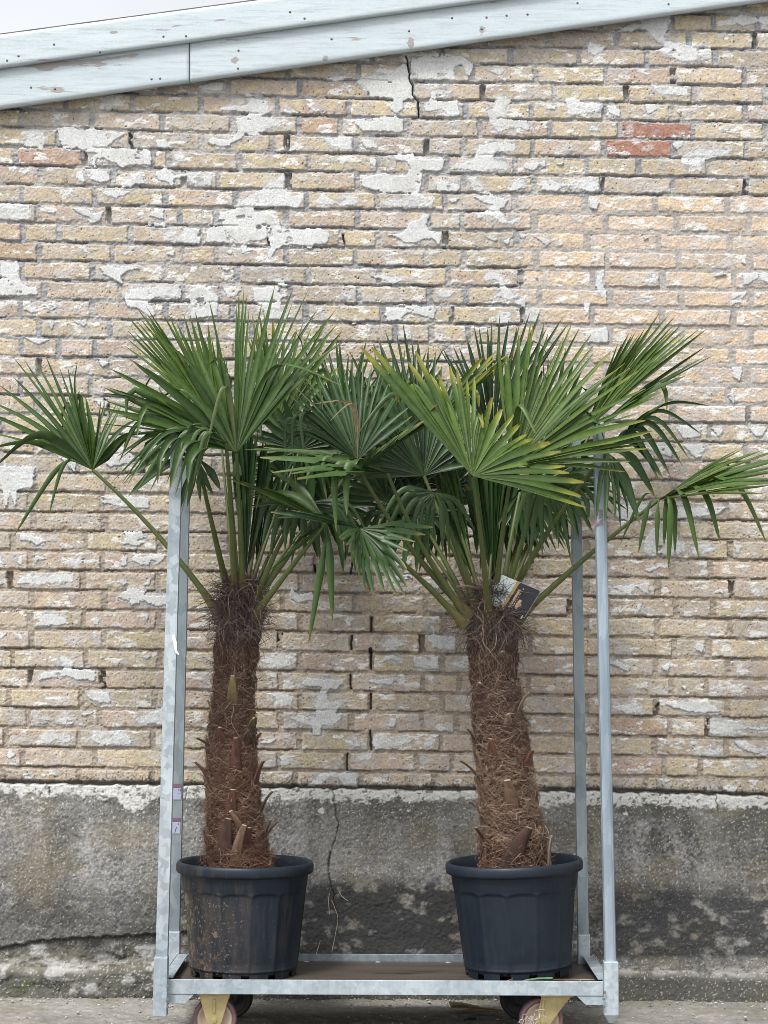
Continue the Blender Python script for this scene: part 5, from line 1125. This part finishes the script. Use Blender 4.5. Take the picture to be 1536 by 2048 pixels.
M_NAVY = flat_mat('navy_print', (.010, .011, .022), .55, 0, 30, .1, 0); M_GOLD = flat_mat('gold_print', (.42, .29, .10), .35, .2, 40, .1, 0); M_PINKG = flat_mat('copper_print', (.56, .37, .22), .4, 0, 40, .08, 0)
M_PALE = flat_mat('pale_print', (.58, .66, .66), .3, 0, 30, .1, 0); M_LEAFP = flat_mat('leaf_print', (.05, .13, .09), .4, 0, 60, .3, 0); M_WHITE = flat_mat('white_print', (.70, .70, .70), .4)
tag_poly('card', rrect(0, 0, 1, 1, .06), -.0008, M_WHITE, .0008)
tag_poly('photo_panel', rrect(.005, .01, .42, .99, .03), 0.0001, M_PALE, .0003)
for k in range(15):
    a = R(-58 + 8.4 * k); c0 = (.02, .62); l_ = .36 + .04 * math.sin(k * 2.1)
    d_ = (math.cos(a) * l_, math.sin(a) * l_ * 1.15); n_ = (-math.sin(a) * .010, math.cos(a) * .012)
    tag_poly('printed_leaf', [(c0[0] + .04 * d_[0], c0[1] + .04 * d_[1]), (c0[0] + d_[0] * .6 - n_[0], c0[1] + d_[1] * .6 - n_[1]), (c0[0] + d_[0], c0[1] + d_[1]), (c0[0] + d_[0] * .6 + n_[0], c0[1] + d_[1] * .6 + n_[1])], .0004, M_LEAFP, .0002)
tag_poly('navy_panel', rrect(.485, .005, .995, .995, .055), 0.0001, M_NAVY, .0003)
tag_poly('gold_band', rrect(.415, .0, .484, 1.0), 0.0001, M_GOLD, .0005)
tag_poly('copper_bar', rrect(.545, .22, .60, .86), .0004, M_PINKG, .0002)
fan = [(.665, .66)] + [(.665 + .115 * math.cos(R(q)) * (1 + .12 * math.cos(R(q * 6))), .66 + .16 * math.sin(R(q)) * (1 + .12 * math.cos(R(q * 6)))) for q in range(-80, 81, 8)]
tag_poly('emblem', fan, .0004, M_PINKG, .0002)
for k in range(7):
    a = R(-54 + 18 * k); c0 = (.70 , .66)
    tag_poly('emblem_rib', [(c0[0], c0[1]), (c0[0] + .10 * math.cos(a - .05), c0[1] + .14 * math.sin(a - .05)), (c0[0] + .10 * math.cos(a + .05), c0[1] + .14 * math.sin(a + .05))], .0007, M_NAVY, .0001)
for k, (v, hh) in enumerate([(.16, .05), (.24, .022), (.31, .03), (.36, .04), (.44, .036), (.52, .04), (.60, .03), (.67, .045), (.75, .03), (.82, .04)]):
    if k == 0:
        for q in range(10):
            a0, a1 = R(36 * q), R(36 * q + 30)
            tag_poly('lettering', [(.635 + .016 * math.cos(a0), v + .024 * math.sin(a0)), (.635 + .016 * math.cos(a1), v + .024 * math.sin(a1)), (.635 + .009 * math.cos(a1), v + .014 * math.sin(a1)), (.635 + .009 * math.cos(a0), v + .014 * math.sin(a0))], .0004, M_WHITE, .0002)
    else: tag_poly('lettering', rrect(.622, v, .645, v + hh * .55), .0004, M_WHITE, .0002)
tag_poly('tag_tie', rrect(.93, .93, .955, 1.05), .0012, M_WHITE, .0012)

# ------------------------------------------------------------------ litter on the deck and the ground
def strip(name, pts, w, mat, label, cat, y, fold=.3, group=None, nd=(0, 0, 1)):
    bm = bmesh.new(); prev = None
    for i, p in enumerate(pts):
        p = Vector(p); T = (Vector(pts[min(i + 1, len(pts) - 1)]) - Vector(pts[max(i - 1, 0)])).normalized(); s = T.cross(Vector(nd)).normalized()
        ww = (w[i] if hasattr(w, '__len__') else w) / 2
        ring = [bm.verts.new(p + s * ww + Vector((0, 0, ww * fold))), bm.verts.new(p), bm.verts.new(p - s * ww + Vector((0, 0, ww * fold))), bm.verts.new(p - Vector((0, 0, .0016)))]
        if prev:
            for k in range(4): bm.faces.new((prev[k], prev[(k + 1) % 4], ring[(k + 1) % 4], ring[k]))
        else: bm.faces.new(ring[::-1])
        prev = ring
    bm.faces.new(prev)
    o = link(name, bm_mesh(name, bm), mat, None); tag(o, label, cat, group); return o
M_CUT = flat_mat('cut_leaf', (.085, .155, .085), .5, 0, 60, .2); M_STRAW = flat_mat('straw', (.36, .27, .16), .7, 0, 80, .3); M_DRY = flat_mat('dry_leaf', (.33, .24, .15), .8, 0, 60, .35, .3)
yl = FRONT_Y + .035; zl = Z_DECK + .016
def D(px, dz=0, y=None): q = P(px, 1965, y or yl); return (q.x, y or yl, zl + dz)
strip('cut_leaf_piece', [D(1036, -.004), D(1050, 0), D(1075, .003), D(1106, .004)], [.004, .018, .026, .028], M_CUT, 'short cut piece of green palm leaf lying on the deck before the clean pot', 'leaf', yl, .6)
strip('dry_stalk', [D(1106, .006, yl + .012), D(1140, .006, yl + .012), D(1189, .004, yl + .012)], [.005, .007, .009], M_STRAW, 'long straw coloured dry stalk lying on the deck behind the cut leaf piece', 'stalk', yl, .3)
strip('dry_stalk', [D(1150, -.006), D(1157, .0), D(1162, .006)], [.005, .006, .007], M_STRAW, 'short bent straw bit leaning on the deck beside the right corner post', 'stalk', yl, .3)
strip('dry_stalk', [(P(1010, 1970, 5.55).x, 5.545, Z_DECK + .002), (P(1014, 1960, 5.55).x, 5.55, Z_DECK + .012), (P(1026, 1957, 5.55).x, 5.55, Z_DECK + .018)], [.003, .003, .003], M_STRAW, 'thin curved straw caught in a foot notch of the clean pot', 'stalk', yl, .3)
def G(px, y, dz=.01): return (P(px, 2020, y).x, y, dz)
strip('dry_leaf', [G(902, 5.97, .018), G(925, 5.98, .016), G(960, 5.97, .014), G(1005, 5.95, .012)], [.05, .045, .02, .004], M_DRY, 'brown curled dry leaf lying on the ground under the trolley', 'leaf', 5.9, .5)
strip('dry_leaf', [G(898, 5.93, .01), G(940, 5.95, .010), G(985, 5.93, .012), G(1012, 5.90, .012)], [.006, .03, .022, .004], M_DRY, 'thin pale dry leaf strip on the ground in front of the curled leaf', 'leaf', 5.9, .3)
strip('leaf_scrap', [G(928, 5.80, .010), G(940, 5.80, .013), G(953, 5.80, .012)], [.018, .026, .024], flat_mat('dark_leaf_scrap', (.02, .05, .022), .5), 'small dark green leaf scrap on the ground under the trolley', 'leaf', 5.8, .3)
# pale chips and grit swept against the plinth
rs = random.Random(4); bm = bmesh.new()
for i in range(420):
    y = 6.155 - abs(rs.gauss(0, .05)) if i < 230 else rs.uniform(5.55, 6.14)
    x = rs.uniform(-1.45, 1.45); r = rs.uniform(.0015, .0045) * (1.5 if rs.random() < .06 else 1)
    b = bmesh.new(); bmesh.ops.create_icosphere(b, subdivisions=1, radius=r)
    for v in b.verts: v.co = Vector((v.co.x * rs.uniform(.7, 1.5), v.co.y * rs.uniform(.7, 1.4), v.co.z * rs.uniform(.4, .9)))
    b.transform(Matrix.Translation((x, y, .004 + r * .4 + .010 * max(0, (y - 6.08) / .11)))); t = bpy.data.meshes.new('t'); b.to_mesh(t); b.free(); bm.from_mesh(t); bpy.data.meshes.remove(t)
o = link('gravel', bm_mesh('gravel', bm), flat_mat('grit', (.40, .38, .35), .9, 0, 14, .6), None); tag(o, 'pale plaster chips and grit swept along the foot of the wall', kind='stuff')
